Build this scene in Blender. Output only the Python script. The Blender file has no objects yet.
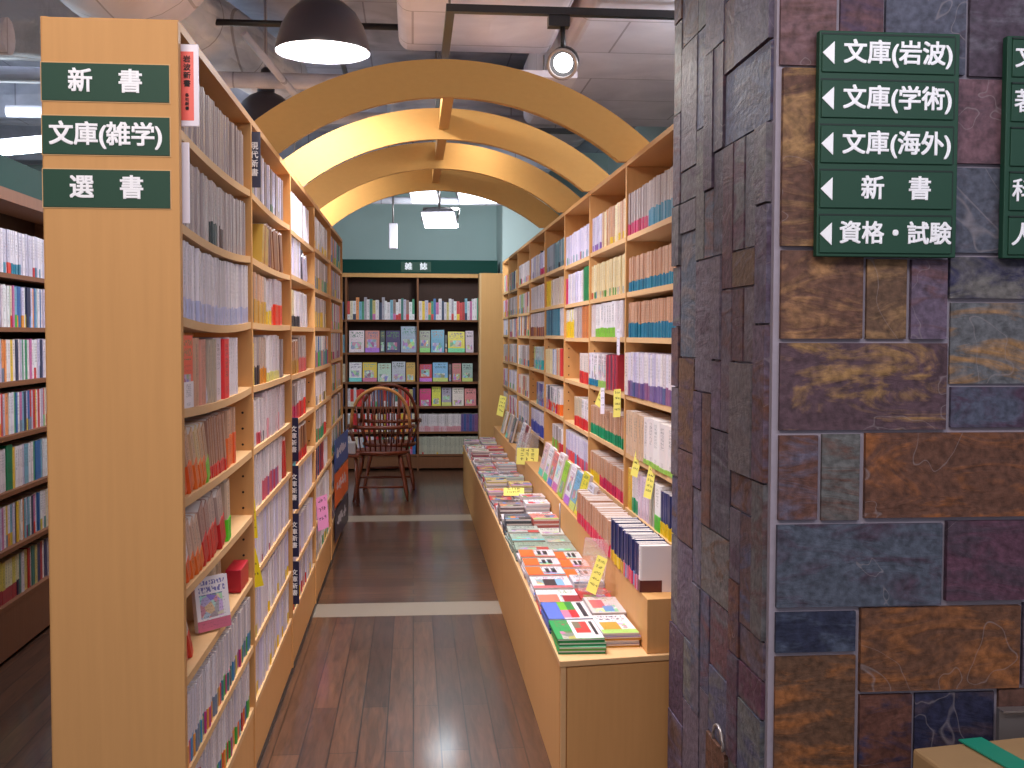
import bpy, math, random
from mathutils import Vector, Matrix, Euler

sc = bpy.context.scene
COL = sc.collection
R = math.radians
random.seed(7)
YAW, PIT, ROLL, FPX, EYE = 0.0898, 0.0445, 0.003, 1100.0, 1.55

# ------------------------------------------------------------------ camera
cam_d = bpy.data.cameras.new('camera'); cam = bpy.data.objects.new('camera', cam_d); COL.objects.link(cam)
cam_d.sensor_width = 36.0; cam_d.lens = 36.0 * FPX / 1024.0; cam_d.clip_end = 100; cam_d.clip_start = 0.05
cam.matrix_world = Matrix.Translation((0, 0, EYE)) @ Matrix.Rotation(-YAW, 4, 'Z') @ Matrix.Rotation(math.pi/2 - PIT, 4, 'X') @ Matrix.Rotation(ROLL, 4, 'Z')
sc.camera = cam
CAMI = cam.matrix_world.inverted()
def proj(p):
    c = CAMI @ Vector(p)
    if c.z > -0.05: return None
    return (512 + FPX * c.x / -c.z, 384 - FPX * c.y / -c.z)

# ------------------------------------------------------------------ world, exposure, general lighting
def lin(c):
    c = c / 255.0
    return c / 12.92 if c <= 0.04045 else ((c + 0.055) / 1.055) ** 2.4
def rgb(t, a=1.0): return (lin(t[0]), lin(t[1]), lin(t[2]), a)

w = bpy.data.worlds.new('world'); sc.world = w; w.use_nodes = True
w.node_tree.nodes['Background'].inputs[0].default_value = (0.78, 0.80, 0.92, 1)
w.node_tree.nodes['Background'].inputs[1].default_value = 0.56
sc.view_settings.view_transform = 'Standard'; sc.view_settings.look = 'None'
sc.view_settings.gamma = 1; sc.view_settings.use_curve_mapping = False
sc.view_settings.exposure = -0.08
try: sc.cycles.use_denoising = True
except Exception: pass
sc.cycles.max_bounces = 6

def light(name, kind, loc, power, color=(1, 1, 1), size=0.3, target=None, spot=None, shape='DISK', sy=None, blend=0.4, spread=None):
    l = bpy.data.lights.new(name, kind); l.energy = power; l.color = color
    if kind == 'AREA':
        l.shape = shape; l.size = size
        if sy: l.size_y = sy
        if spread: l.spread = R(spread)
    else: l.shadow_soft_size = size
    if spot: l.spot_size = R(spot); l.spot_blend = blend
    o = bpy.data.objects.new(name, l); COL.objects.link(o); o.location = loc
    if target is not None:
        o.rotation_euler = (Vector(target) - Vector(loc)).to_track_quat('-Z', 'Y').to_euler()
    return o
WARM = (1.0, 0.80, 0.60); COOL = (0.80, 0.87, 1.0); NEUT = (1.0, 0.95, 0.92)
FILL_AISLE, FILL_LOBBY, LIGHT_BACK = 15, 42, 30
# fill lights added above the lobby and the aisles, no such fixtures seen
light('lobby_fill', 'AREA', (-0.6, 0.45, 3.05), FILL_LOBBY, (1.0, 0.87, 0.80), 1.2, (-0.7, 2.6, 1.4), shape='RECTANGLE', sy=0.5)
light('lobby_fill', 'AREA', (1.9, 0.4, 3.05), 16, (0.88, 0.86, 1.0), 1.0, (1.3, 2.6, 1.0), shape='RECTANGLE', sy=0.4)
light('aisle_fill', 'AREA', (0.1, 3.7, 3.02), FILL_AISLE, NEUT, 0.9, (0.2, 3.9, 0), shape='RECTANGLE', sy=0.3, spread=72)
light('aisle_fill', 'AREA', (0.45, 6.35, 2.96), FILL_AISLE, NEUT, 0.9, (0.3, 6.35, 0), shape='RECTANGLE', sy=0.3, spread=95)
light('aisle_fill', 'AREA', (0.1, 9.3, 2.96), FILL_AISLE, NEUT, 0.9, (0.15, 9.5, 0), shape='RECTANGLE', sy=0.3, spread=110)
light('side_aisle_fill', 'AREA', (-0.98, 4.2, 3.0), 1.2, COOL, 0.3, (-1.8, 4.9, 0.9), shape='RECTANGLE', sy=1.2)

# unseen point lights added to wash the ducts and the slab brighter
for p, e_ in (((-1.2, 2.2, 2.90), 5), ((1.9, 4.9, 2.75), 50), ((-1.3, 8.6, 2.45), 14), ((0.9, 1.2, 2.8), 26)):
    light('ceiling_wash', 'POINT', p, e_, (0.92, 0.95, 1.0), 0.18)

# ------------------------------------------------------------------ materials
def newmat(name):
    m = bpy.data.materials.new(name); m.use_nodes = True
    nt = m.node_tree; return m, nt, nt.nodes, nt.links, nt.nodes['Principled BSDF']
def N(nodes, t, **kw):
    n = nodes.new(t)
    for k, v in kw.items(): setattr(n, k, v)
    return n
def plain(name, c, rough=0.5, metal=0.0, noise=0.06, scale=20, coat=0.0):
    m, nt, ns, ls, b = newmat(name)
    b.inputs['Roughness'].default_value = rough; b.inputs['Metallic'].default_value = metal
    b.inputs['Coat Weight'].default_value = coat
    tc = N(ns, 'ShaderNodeTexCoord'); nz = N(ns, 'ShaderNodeTexNoise'); nz.inputs['Scale'].default_value = scale; nz.inputs['Detail'].default_value = 4
    ls.new(tc.outputs['Object'], nz.inputs['Vector'])
    mx = N(ns, 'ShaderNodeMix', data_type='RGBA'); ls.new(nz.outputs[0], mx.inputs[0])
    c = rgb(c)
    mx.inputs[6].default_value = tuple(max(0, v * (1 - noise)) for v in c[:3]) + (1,)
    mx.inputs[7].default_value = tuple(v * (1 + noise) for v in c[:3]) + (1,)
    ls.new(mx.outputs[2], b.inputs['Base Color'])
    return m
def emis(name, c, s):
    m, nt, ns, ls, b = newmat(name)
    b.inputs['Base Color'].default_value = c + (1,); b.inputs['Emission Color'].default_value = c + (1,); b.inputs['Emission Strength'].default_value = s
    return m
def wood(name, c, var=0.10, rough=0.6, grain=(60, 60, 3), spec=0.2):
    m, nt, ns, ls, b = newmat(name); b.inputs['Roughness'].default_value = rough; b.inputs['Specular IOR Level'].default_value = spec
    tc = N(ns, 'ShaderNodeTexCoord'); mp = N(ns, 'ShaderNodeMapping'); mp.inputs['Scale'].default_value = grain
    nz = N(ns, 'ShaderNodeTexNoise'); nz.inputs['Scale'].default_value = 1.0; nz.inputs['Detail'].default_value = 6
    ls.new(tc.outputs['Object'], mp.inputs[0]); ls.new(mp.outputs[0], nz.inputs['Vector'])
    mx = N(ns, 'ShaderNodeMix', data_type='RGBA'); ls.new(nz.outputs[0], mx.inputs[0]); c = rgb(c)
    mx.inputs[6].default_value = (c[0]*(1-var), c[1]*(1-var*1.2), c[2]*(1-var*1.5), 1)
    mx.inputs[7].default_value = (c[0]*(1+var), c[1]*(1+var), c[2]*(1+var), 1)
    ls.new(mx.outputs[2], b.inputs['Base Color']); return m

M = {}
M['maple'] = wood('maple_laminate', (206, 154, 98), 0.07)
M['maple_edge'] = wood('maple_edge_band', (214, 172, 124), 0.05, grain=(30, 3, 60))
M['arch'] = wood('arch_plywood', (190, 144, 80), 0.06, grain=(30, 3, 60))
M['brown'] = wood('brown_shelf_wood', (128, 84, 58), 0.15)
M['brown_back'] = wood('dark_shelf_back', (70, 48, 40), 0.15)
M['chair'] = wood('dark_chair_wood', (104, 46, 26), 0.15, 0.28, spec=0.5)
M['chair_lit'] = wood('lit_chair_wood', (186, 128, 78), 0.12, 0.3)  # chair wood lightened to paint the light falling on the near bow
M['green'] = plain('green_sign', (14, 64, 44), 0.6, noise=0.04)
M['green_dark'] = plain('green_fascia', (22, 62, 54), 0.6, noise=0.05)
M['groove'] = plain('sign_groove', (8, 34, 26), 0.6)
M['white'] = plain('white_lettering', (253, 252, 255), 0.5, noise=0.01)
M['black'] = plain('black_metal', (26, 23, 25), 0.35, noise=0.1)
M['ink'] = plain('black_ink', (30, 22, 26), 0.6)
M['hole'] = plain('peg_hole', (40, 22, 14), 0.8)
M['steel'] = plain('steel', (168, 160, 158), 0.35, 0.7)
M['greywall'] = plain('teal_grey_wall', (166, 186, 184), 0.7, noise=0.04, scale=3)
M['palewall'] = plain('pale_wall', (196, 212, 210), 0.7, noise=0.03, scale=3)
M['paper'] = plain('page_paper', (224, 212, 206), 0.7, noise=0.05, scale=300)
M['yellow'] = plain('yellow_card', (236, 222, 110), 0.6, noise=0.03)
M['brightyellow'] = plain('bright_yellow_tag', (240, 216, 10), 0.6, noise=0.03)
M['pinkpaper'] = plain('pink_paper', (232, 150, 200), 0.6, noise=0.03)
M['whitep'] = plain('white_plastic', (232, 224, 236), 0.3, noise=0.02)
M['red'] = plain('coral_red', (240, 96, 84), 0.4, noise=0.03)
M['redtape'] = plain('red_box', (186, 30, 50), 0.4, noise=0.1)
M['navy'] = plain('navy_plate', (24, 26, 66), 0.35, noise=0.05)
M['blue'] = plain('blue_plate', (30, 84, 170), 0.35, noise=0.05)
M['orange'] = plain('orange_plate', (236, 100, 30), 0.4, noise=0.05)
M['tape'] = plain('green_tape', (36, 158, 128), 0.35, noise=0.05)
M['card'] = plain('cardboard', (178, 142, 98), 0.8, noise=0.08, scale=12)
M['greybox'] = plain('grey_box', (158, 148, 150), 0.6)
M['glow'] = emis('lamp_glow', (1.0, 0.97, 1.0), 9.0)
M['glow_cool'] = emis('tube_glow', (0.86, 0.95, 1.0), 5.0)
M['shade'] = plain('dark_enamel_shade', (58, 52, 58), 0.32, noise=0.12, scale=8)
M['shade_in'] = plain('white_enamel', (235, 232, 245), 0.3)
M['strip'] = plain('stone_floor_strip', (142, 130, 116), 0.35, noise=0.06, scale=60)
m, nt, ns, ls, b = newmat('clear_acrylic'); b.inputs['Transmission Weight'].default_value = 0.85; b.inputs['Alpha'].default_value = 0.45
b.inputs['Roughness'].default_value = 0.08; b.inputs['IOR'].default_value = 1.2; b.inputs['Base Color'].default_value = (0.95, 0.95, 1, 1); M['acrylic'] = m

def ceil_mat(name, c1, c2, scale=4, bump=0.4):
    m, nt, ns, ls, b = newmat(name); b.inputs['Roughness'].default_value = 0.75
    tc = N(ns, 'ShaderNodeTexCoord'); nz = N(ns, 'ShaderNodeTexNoise'); nz.inputs['Scale'].default_value = scale; nz.inputs['Detail'].default_value = 7
    nz.inputs['Distortion'].default_value = 0.6
    ls.new(tc.outputs['Object'], nz.inputs['Vector'])
    cr = N(ns, 'ShaderNodeValToRGB'); cr.color_ramp.elements[0].position = 0.3; cr.color_ramp.elements[1].position = 0.7
    cr.color_ramp.elements[0].color = rgb(c1); cr.color_ramp.elements[1].color = rgb(c2)
    ls.new(nz.outputs[0], cr.inputs[0]); ls.new(cr.outputs[0], b.inputs['Base Color'])
    sm = N(ns, 'ShaderNodeTexBrick'); sm.offset = 0.3; sm.inputs['Scale'].default_value = 1.0; sm.inputs['Brick Width'].default_value = 1.1; sm.inputs['Row Height'].default_value = 0.62
    sm.inputs['Mortar Size'].default_value = 0.006; sm.inputs['Color1'].default_value = (1, 1, 1, 1); sm.inputs['Color2'].default_value = (0.84, 0.85, 0.88, 1); sm.inputs['Mortar'].default_value = (0.42, 0.40, 0.42, 1)
    ls.new(tc.outputs['Object'], sm.inputs['Vector'])
    ml = N(ns, 'ShaderNodeMix', data_type='RGBA', blend_type='MULTIPLY'); ml.inputs[0].default_value = 0.8; ls.new(cr.outputs[0], ml.inputs[6]); ls.new(sm.outputs[0], ml.inputs[7]); ls.new(ml.outputs[2], b.inputs['Base Color'])
    vz = N(ns, 'ShaderNodeTexVoronoi'); vz.inputs['Scale'].default_value = scale * 1.6
    ad = N(ns, 'ShaderNodeMath', operation='ADD'); ls.new(vz.outputs[0], ad.inputs[0]); ls.new(nz.outputs[0], ad.inputs[1])
    bp = N(ns, 'ShaderNodeBump'); bp.inputs['Strength'].default_value = bump; bp.inputs['Distance'].default_value = 0.05
    ls.new(ad.outputs[0], bp.inputs['Height']); ls.new(bp.outputs[0], b.inputs['Normal'])
    return m
M['duct_pink'] = ceil_mat('painted_duct_wrap', (212, 204, 216), (236, 228, 238), 2.5, 0.35)
M['duct_grey'] = ceil_mat('grey_duct_wrap', (196, 202, 216), (222, 226, 238), 4, 0.6)
M['slab'] = ceil_mat('sprayed_concrete', (150, 152, 166), (198, 198, 212), 3, 0.5)
M['pipe'] = ceil_mat('painted_pipe', (184, 180, 190), (212, 208, 218), 6, 0.1)

M['green_dark'].node_tree.nodes['Principled BSDF'].inputs['Specular IOR Level'].default_value = 0.08
# floor planks
def plank_mat(name, rot):
    m, nt, ns, ls, b = newmat(name)
    tc = N(ns, 'ShaderNodeTexCoord'); mp = N(ns, 'ShaderNodeMapping'); mp.inputs['Rotation'].default_value = (0, 0, rot)
    ls.new(tc.outputs['Object'], mp.inputs[0])
    br = N(ns, 'ShaderNodeTexBrick'); br.offset = 0.37; br.inputs['Scale'].default_value = 1.0
    br.inputs['Brick Width'].default_value = 1.35; br.inputs['Row Height'].default_value = 0.104
    br.inputs['Mortar Size'].default_value = 0.003; br.inputs['Mortar Smooth'].default_value = 0.3; br.inputs['Bias'].default_value = 0.0
    br.inputs['Color1'].default_value = rgb((68, 44, 34)); br.inputs['Color2'].default_value = rgb((96, 64, 46)); br.inputs['Mortar'].default_value = rgb((28, 18, 18))
    ls.new(mp.outputs[0], br.inputs['Vector'])
    g = N(ns, 'ShaderNodeMapping'); g.inputs['Scale'].default_value = (4, 46, 1); ls.new(mp.outputs[0], g.inputs[0])
    nz = N(ns, 'ShaderNodeTexNoise'); nz.inputs['Scale'].default_value = 1.0; nz.inputs['Detail'].default_value = 8; nz.inputs['Distortion'].default_value = 1.2
    ls.new(g.outputs[0], nz.inputs['Vector'])
    mr = N(ns, 'ShaderNodeMapRange'); mr.inputs['From Min'].default_value = 0.3; mr.inputs['From Max'].default_value = 0.7; mr.inputs['To Min'].default_value = 0.5; mr.inputs['To Max'].default_value = 1.35
    ls.new(nz.outputs[0], mr.inputs[0])
    mu = N(ns, 'ShaderNodeMix', data_type='RGBA', blend_type='MULTIPLY'); mu.inputs[0].default_value = 1
    ls.new(br.outputs[0], mu.inputs[6]); ls.new(mr.outputs[0], mu.inputs[7]); ls.new(mu.outputs[2], b.inputs['Base Color'])
    b.inputs['Roughness'].default_value = 0.30; b.inputs['Specular IOR Level'].default_value = 0.6; b.inputs['Coat Weight'].default_value = 0.6; b.inputs['Coat Roughness'].default_value = 0.12
    bp = N(ns, 'ShaderNodeBump'); bp.inputs['Strength'].default_value = 0.15; bp.inputs['Distance'].default_value = 0.002
    iv = N(ns, 'ShaderNodeMath', operation='SUBTRACT'); iv.inputs[0].default_value = 1; ls.new(br.outputs['Fac'], iv.inputs[1])
    ls.new(iv.outputs[0], bp.inputs['Height']); ls.new(bp.outputs[0], b.inputs['Normal'])
    return m
M['floor_long'] = plank_mat('floor_planks_along', math.pi/2)
M['floor_cross'] = plank_mat('floor_planks_across', 0)

# slate: two colours per tile come from attributes, veins and bump from noise
m, nt, ns, ls, b = newmat('slate_tiles')
a1 = N(ns, 'ShaderNodeAttribute', attribute_name='col'); a2 = N(ns, 'ShaderNodeAttribute', attribute_name='col2')
tc = N(ns, 'ShaderNodeTexCoord')
ofs = N(ns, 'ShaderNodeVectorMath', operation='SCALE'); ls.new(a2.outputs['Color'], ofs.inputs[0]); ofs.inputs['Scale'].default_value = 37.0
ad = N(ns, 'ShaderNodeVectorMath', operation='ADD'); ls.new(tc.outputs['Object'], ad.inputs[0]); ls.new(ofs.outputs[0], ad.inputs[1])
mp = N(ns, 'ShaderNodeMapping'); mp.inputs['Rotation'].default_value = (0, 0.45, 0); mp.inputs['Scale'].default_value = (4, 4, 12); ls.new(ad.outputs[0], mp.inputs[0])
nz = N(ns, 'ShaderNodeTexNoise'); nz.inputs['Scale'].default_value = 1.0; nz.inputs['Detail'].default_value = 9; nz.inputs['Roughness'].default_value = 0.62; nz.inputs['Distortion'].default_value = 1.3
ls.new(mp.outputs[0], nz.inputs['Vector'])
mr = N(ns, 'ShaderNodeMapRange'); mr.inputs['From Min'].default_value = 0.48; mr.inputs['From Max'].default_value = 0.62; ls.new(nz.outputs[0], mr.inputs[0])
mx = N(ns, 'ShaderNodeMix', data_type='RGBA'); ls.new(mr.outputs[0], mx.inputs[0]); ls.new(a1.outputs['Color'], mx.inputs[6]); ls.new(a2.outputs['Color'], mx.inputs[7])
nf = N(ns, 'ShaderNodeTexNoise'); nf.inputs['Scale'].default_value = 55; nf.inputs['Detail'].default_value = 6; ls.new(ad.outputs[0], nf.inputs['Vector'])
m2 = N(ns, 'ShaderNodeMapRange'); m2.inputs['From Min'].default_value = 0.3; m2.inputs['From Max'].default_value = 0.7; m2.inputs['To Min'].default_value = 0.6; m2.inputs['To Max'].default_value = 1.35; ls.new(nf.outputs[0], m2.inputs[0])
mu = N(ns, 'ShaderNodeMix', data_type='RGBA', blend_type='MULTIPLY'); mu.inputs[0].default_value = 1; ls.new(mx.outputs[2], mu.inputs[6]); ls.new(m2.outputs[0], mu.inputs[7])
nc = N(ns, 'ShaderNodeTexNoise'); nc.inputs['Scale'].default_value = 3.2; nc.inputs['Detail'].default_value = 3; nc.inputs['Distortion'].default_value = 0.5; ls.new(ad.outputs[0], nc.inputs['Vector'])
cs = N(ns, 'ShaderNodeMath', operation='SUBTRACT'); ls.new(nc.outputs[0], cs.inputs[0]); cs.inputs[1].default_value = 0.42
ca = N(ns, 'ShaderNodeMath', operation='ABSOLUTE'); ls.new(cs.outputs[0], ca.inputs[0])
cl = N(ns, 'ShaderNodeMapRange'); cl.inputs['From Min'].default_value = 0.0; cl.inputs['From Max'].default_value = 0.004; cl.inputs['To Min'].default_value = 0.38; cl.inputs['To Max'].default_value = 0.0; ls.new(ca.outputs[0], cl.inputs[0])
cx_ = N(ns, 'ShaderNodeMix', data_type='RGBA'); ls.new(cl.outputs[0], cx_.inputs[0]); ls.new(mu.outputs[2], cx_.inputs[6]); cx_.inputs[7].default_value = rgb((160, 148, 150))
ls.new(cx_.outputs[2], b.inputs['Base Color']); b.inputs['Roughness'].default_value = 0.6; b.inputs['Specular IOR Level'].default_value = 0.3
n4 = N(ns, 'ShaderNodeMath', operation='ADD'); ls.new(nz.outputs[0], n4.inputs[0]); 
n5 = N(ns, 'ShaderNodeMath', operation='MULTIPLY'); ls.new(nf.outputs[0], n5.inputs[0]); n5.inputs[1].default_value = 0.35; ls.new(n5.outputs[0], n4.inputs[1])
bp = N(ns, 'ShaderNodeBump'); bp.inputs['Strength'].default_value = 0.6; bp.inputs['Distance'].default_value = 0.01; ls.new(n4.outputs[0], bp.inputs['Height']); ls.new(bp.outputs[0], b.inputs['Normal'])
M['slate'] = m
M['grout'] = plain('grout', (160, 150, 162), 0.85, noise=0.15, scale=40)

# book printing. src 'object' reads the object's colour, 'attr' the mesh's colour attribute; alpha is a random seed
def book_mat(name, src, art):
    m, nt, ns, ls, b = newmat(name); b.inputs['Roughness'].default_value = 0.38
    if src == 'object':
        a = N(ns, 'ShaderNodeObjectInfo'); C_, A_ = a.outputs['Color'], a.outputs['Alpha']
    else:
        a = N(ns, 'ShaderNodeAttribute', attribute_name='col'); C_, A_ = a.outputs['Color'], a.outputs['Alpha']
    uv = N(ns, 'ShaderNodeUVMap', uv_map='UVMap'); sp = N(ns, 'ShaderNodeSeparateXYZ'); ls.new(uv.outputs[0], sp.inputs[0])
    def mth(op, x, y=None, clamp=False):
        n = N(ns, 'ShaderNodeMath', operation=op); n.use_clamp = clamp
        for i, v in enumerate((x, y)):
            if v is None: continue
            if isinstance(v, (int, float)): n.inputs[i].default_value = v
            else: ls.new(v, n.inputs[i])
        return n.outputs[0]
    def inside(v, lo, hi): return mth('MULTIPLY', mth('GREATER_THAN', v, lo), mth('LESS_THAN', v, hi))
    u, v = sp.outputs[0], sp.outputs[1]
    r1 = mth('MULTIPLY', A_, 91.7); rr = mth('FRACT', mth('MULTIPLY', A_, 13.37)); r3 = mth('FRACT', mth('MULTIPLY', A_, 57.1))
    def glyph(su, sv, thr):
        cb = N(ns, 'ShaderNodeCombineXYZ'); ls.new(mth('MULTIPLY', u, su), cb.inputs[0]); ls.new(mth('MULTIPLY', v, sv), cb.inputs[1]); ls.new(r1, cb.inputs[2])
        nz = N(ns, 'ShaderNodeTexNoise'); nz.inputs['Scale'].default_value = 1.0; nz.inputs['Detail'].default_value = 1.5; ls.new(cb.outputs[0], nz.inputs['Vector'])
        return mth('GREATER_THAN', nz.outputs[0], thr)
    def cellgap(x, n, duty):  # gaps between characters
        return mth('LESS_THAN', mth('FRACT', mth('MULTIPLY', x, n)), duty)
    cur = C_
    def over(col, mask):
        nonlocal cur
        mx = N(ns, 'ShaderNodeMix', data_type='RGBA'); ls.new(mask, mx.inputs[0]); ls.new(cur, mx.inputs[6])
        if isinstance(col, tuple): mx.inputs[7].default_value = col
        else: ls.new(col, mx.inputs[7])
        cur = mx.outputs[2]
    ink = rgb((52, 44, 54))
    if not art:
        lo = mth('ADD', 0.34, mth('MULTIPLY', rr, 0.2))
        k = mth('MULTIPLY', mth('MULTIPLY', inside(u, 0.24, 0.76), mth('MULTIPLY', mth('GREATER_THAN', v, lo), mth('LESS_THAN', v, 0.93))), glyph(7, 62, 0.50))
        k = mth('MULTIPLY', mth('MULTIPLY', k, cellgap(v, 14, 0.8)), 0.55)
        over(ink, k)
        k2 = mth('MULTIPLY', mth('MULTIPLY', inside(u, 0.3, 0.7), inside(v, 0.08, 0.2)), glyph(7, 80, 0.5))
        over(ink, mth('MULTIPLY', k2, 0.4))
    else:
        # picture block of mottled colour
        cb = N(ns, 'ShaderNodeCombineXYZ'); ls.new(mth('MULTIPLY', u, 5), cb.inputs[0]); ls.new(mth('MULTIPLY', v, 6), cb.inputs[1]); ls.new(r1, cb.inputs[2])
        vo = N(ns, 'ShaderNodeTexVoronoi'); vo.inputs['Scale'].default_value = 1.0; ls.new(cb.outputs[0], vo.inputs['Vector'])
        hs = N(ns, 'ShaderNodeHueSaturation'); hs.inputs['Saturation'].default_value = 0.8; hs.inputs['Value'].default_value = 0.75; ls.new(vo.outputs['Color'], hs.inputs['Color'])
        lo = mth('MULTIPLY', rr, 0.35); hi = mth('ADD', lo, mth('ADD', 0.2, mth('MULTIPLY', r3, 0.25)))
        pm = mth('MULTIPLY', mth('MULTIPLY', mth('GREATER_THAN', v, lo), mth('LESS_THAN', v, hi)), inside(u, 0.12, 0.8))
        over(hs.outputs[0], mth('MULTIPLY', pm, 0.85))
        # colour band at the foot
        hc = N(ns, 'ShaderNodeCombineColor', mode='HSV'); ls.new(r3, hc.inputs[0]); hc.inputs[1].default_value = 0.75; hc.inputs[2].default_value = 0.6
        bm_ = mth('MULTIPLY', mth('MULTIPLY', inside(v, 0.0, 0.2), inside(u, 0.0, 1.0)), mth('GREATER_THAN', rr, 0.45))
        over(hc.outputs[0], bm_)
        tm = mth('MULTIPLY', mth('MULTIPLY', inside(u, 0.1, 0.9), inside(v, 0.66, 0.94)), mth('MULTIPLY', glyph(16, 14, 0.5), mth('MULTIPLY', cellgap(v, 7, 0.75), cellgap(u, 6, 0.85))))
        hc2 = N(ns, 'ShaderNodeCombineColor', mode='HSV'); ls.new(rr, hc2.inputs[0]); hc2.inputs[1].default_value = 0.7; ls.new(mth('MULTIPLY', r3, 0.35), hc2.inputs[2])
        over(hc2.outputs[0], mth('MULTIPLY', tm, 0.9))
        sm = mth('MULTIPLY', mth('MULTIPLY', inside(u, 0.12, 0.88), inside(v, 0.04, 0.62)), mth('MULTIPLY', glyph(34, 40, 0.58), cellgap(v, 16, 0.5)))
        over(ink, mth('MULTIPLY', sm, 0.55))
    ls.new(cur, b.inputs['Base Color'])
    return m
M['spine_obj'] = book_mat('book_spine_print', 'object', False)
M['art_obj'] = book_mat('book_cover_print', 'object', True)
M['spine_attr'] = book_mat('book_spine_print_rows', 'attr', False)
M['art_attr'] = book_mat('book_cover_print_rows', 'attr', True)
m, nt, ns, ls, b = newmat('coloured_paper'); oi = N(ns, 'ShaderNodeObjectInfo'); ls.new(oi.outputs['Color'], b.inputs['Base Color']); b.inputs['Roughness'].default_value = 0.4; M['objcol'] = m

# ------------------------------------------------------------------ mesh builder
class MB:
    def __init__(s): s.v = []; s.f = []; s.mi = []; s.col = []; s.col2 = []; s.uv = []; s.sm = []
    def face(s, idx, mi=0, col=(1, 1, 1, 1), uv=None, col2=(0, 0, 0, 1), smooth=False):
        s.f.append(tuple(idx)); s.mi.append(mi); s.col.append(col); s.col2.append(col2); s.uv.append(uv or [(-1, -1)] * len(idx)); s.sm.append(smooth)
    def hexa(s, p, mi=0, **kw):  # p: 8 points (bottom 4 ccw, top 4 ccw)
        b = len(s.v); s.v += [tuple(q) for q in p]
        for q in ((0, 3, 2, 1), (4, 5, 6, 7), (0, 1, 5, 4), (1, 2, 6, 5), (2, 3, 7, 6), (3, 0, 4, 7)):
            s.face([b + i for i in q], mi, **kw)
    def box(s, x0, x1, y0, y1, z0, z1, mi=0, **kw):
        s.hexa([(x0, y0, z0), (x1, y0, z0), (x1, y1, z0), (x0, y1, z0), (x0, y0, z1), (x1, y0, z1), (x1, y1, z1), (x0, y1, z1)], mi, **kw)
    def tube(s, pts, r, n=10, mi=0, cap=True):
        pts = [Vector(p) for p in pts]; rings = []
        rs = r if isinstance(r, (list, tuple)) else [r] * len(pts)
        for i, p in enumerate(pts):
            t = (pts[min(i + 1, len(pts) - 1)] - pts[max(i - 1, 0)]).normalized()
            up = Vector((0, 0, 1)) if abs(t.z) < 0.9 else Vector((1, 0, 0))
            a = t.cross(up).normalized(); c = a.cross(t).normalized(); b = len(s.v)
            for k in range(n):
                g = 2 * math.pi * k / n; s.v.append(tuple(p + rs[i] * (math.cos(g) * a + math.sin(g) * c)))
            rings.append(b)
        for i in range(len(rings) - 1):
            for k in range(n):
                s.face([rings[i] + k, rings[i] + (k + 1) % n, rings[i + 1] + (k + 1) % n, rings[i + 1] + k], mi, smooth=True)
        if cap:
            s.face([rings[0] + k for k in range(n)][::-1], mi); s.face([rings[-1] + k for k in range(n)], mi)
    def lathe(s, prof, c=(0, 0, 0), n=32, mi=0):
        b = len(s.v)
        for (r, z) in prof:
            for k in range(n):
                g = 2 * math.pi * k / n; s.v.append((c[0] + r * math.cos(g), c[1] + r * math.sin(g), c[2] + z))
        for i in range(len(prof) - 1):
            for k in range(n):
                s.face([b + i * n + k, b + i * n + (k + 1) % n, b + (i + 1) * n + (k + 1) % n, b + (i + 1) * n + k], mi, smooth=True)
    def prism(s, poly, y0, y1, mi=0):  # poly in xz
        b = len(s.v); n = len(poly)
        s.v += [(x, y0, z) for x, z in poly] + [(x, y1, z) for x, z in poly]
        s.face([b + i for i in range(n)], mi); s.face([b + n + i for i in range(n)][::-1], mi)
        for i in range(n): s.face([b + i, b + n + i, b + n + (i + 1) % n, b + (i + 1) % n], mi)
    def mesh(s, name, mats, attrs=False):
        me = bpy.data.meshes.new(name); me.from_pydata(s.v, [], s.f)
        for m in mats: me.materials.append(m)
        me.polygons.foreach_set('material_index', s.mi); me.polygons.foreach_set('use_smooth', s.sm)
        if attrs:
            for nm, src in (('col', s.col), ('col2', s.col2)):
                a = me.color_attributes.new(nm, 'FLOAT_COLOR', 'CORNER'); buf = []
                for f, c in zip(s.f, src): buf += list(c) * len(f)
                a.data.foreach_set('color', buf)
            u = me.uv_layers.new(name='UVMap'); buf = []
            for q in s.uv:
                for t in q: buf += [t[0], t[1]]
            u.data.foreach_set('uv', buf)
        me.update(); return me
    def obj(s, name, mat, parent=None, attrs=False, bevel=0, loc=None, rz=0):
        mats = mat if isinstance(mat, list) else [mat]
        o = bpy.data.objects.new(name, s.mesh(name, mats, attrs)); COL.objects.link(o)
        if parent: o.parent = parent
        if loc: o.location = loc
        if rz: o.rotation_euler.z = rz
        if bevel:
            md = o.modifiers.new('bevel', 'BEVEL'); md.width = bevel; md.segments = 2; md.limit_method = 'ANGLE'
        return o
def tag(o, label=None, cat=None, group=None, kind=None):
    if label: o['label'] = label
    if cat: o['category'] = cat
    if group: o['group'] = group
    if kind: o['kind'] = kind
    return o
def empty(name, loc, label, cat, group=None, rz=0):
    o = bpy.data.objects.new(name, None); COL.objects.link(o); o.location = loc; o.rotation_euler.z = rz; o.empty_display_size = 0.1
    return tag(o, label, cat, group)
def boxobj(name, dims, mat, parent=None, bevel=0):
    m = MB(); m.box(*dims); return m.obj(name, mat, parent, bevel=bevel)
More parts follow.
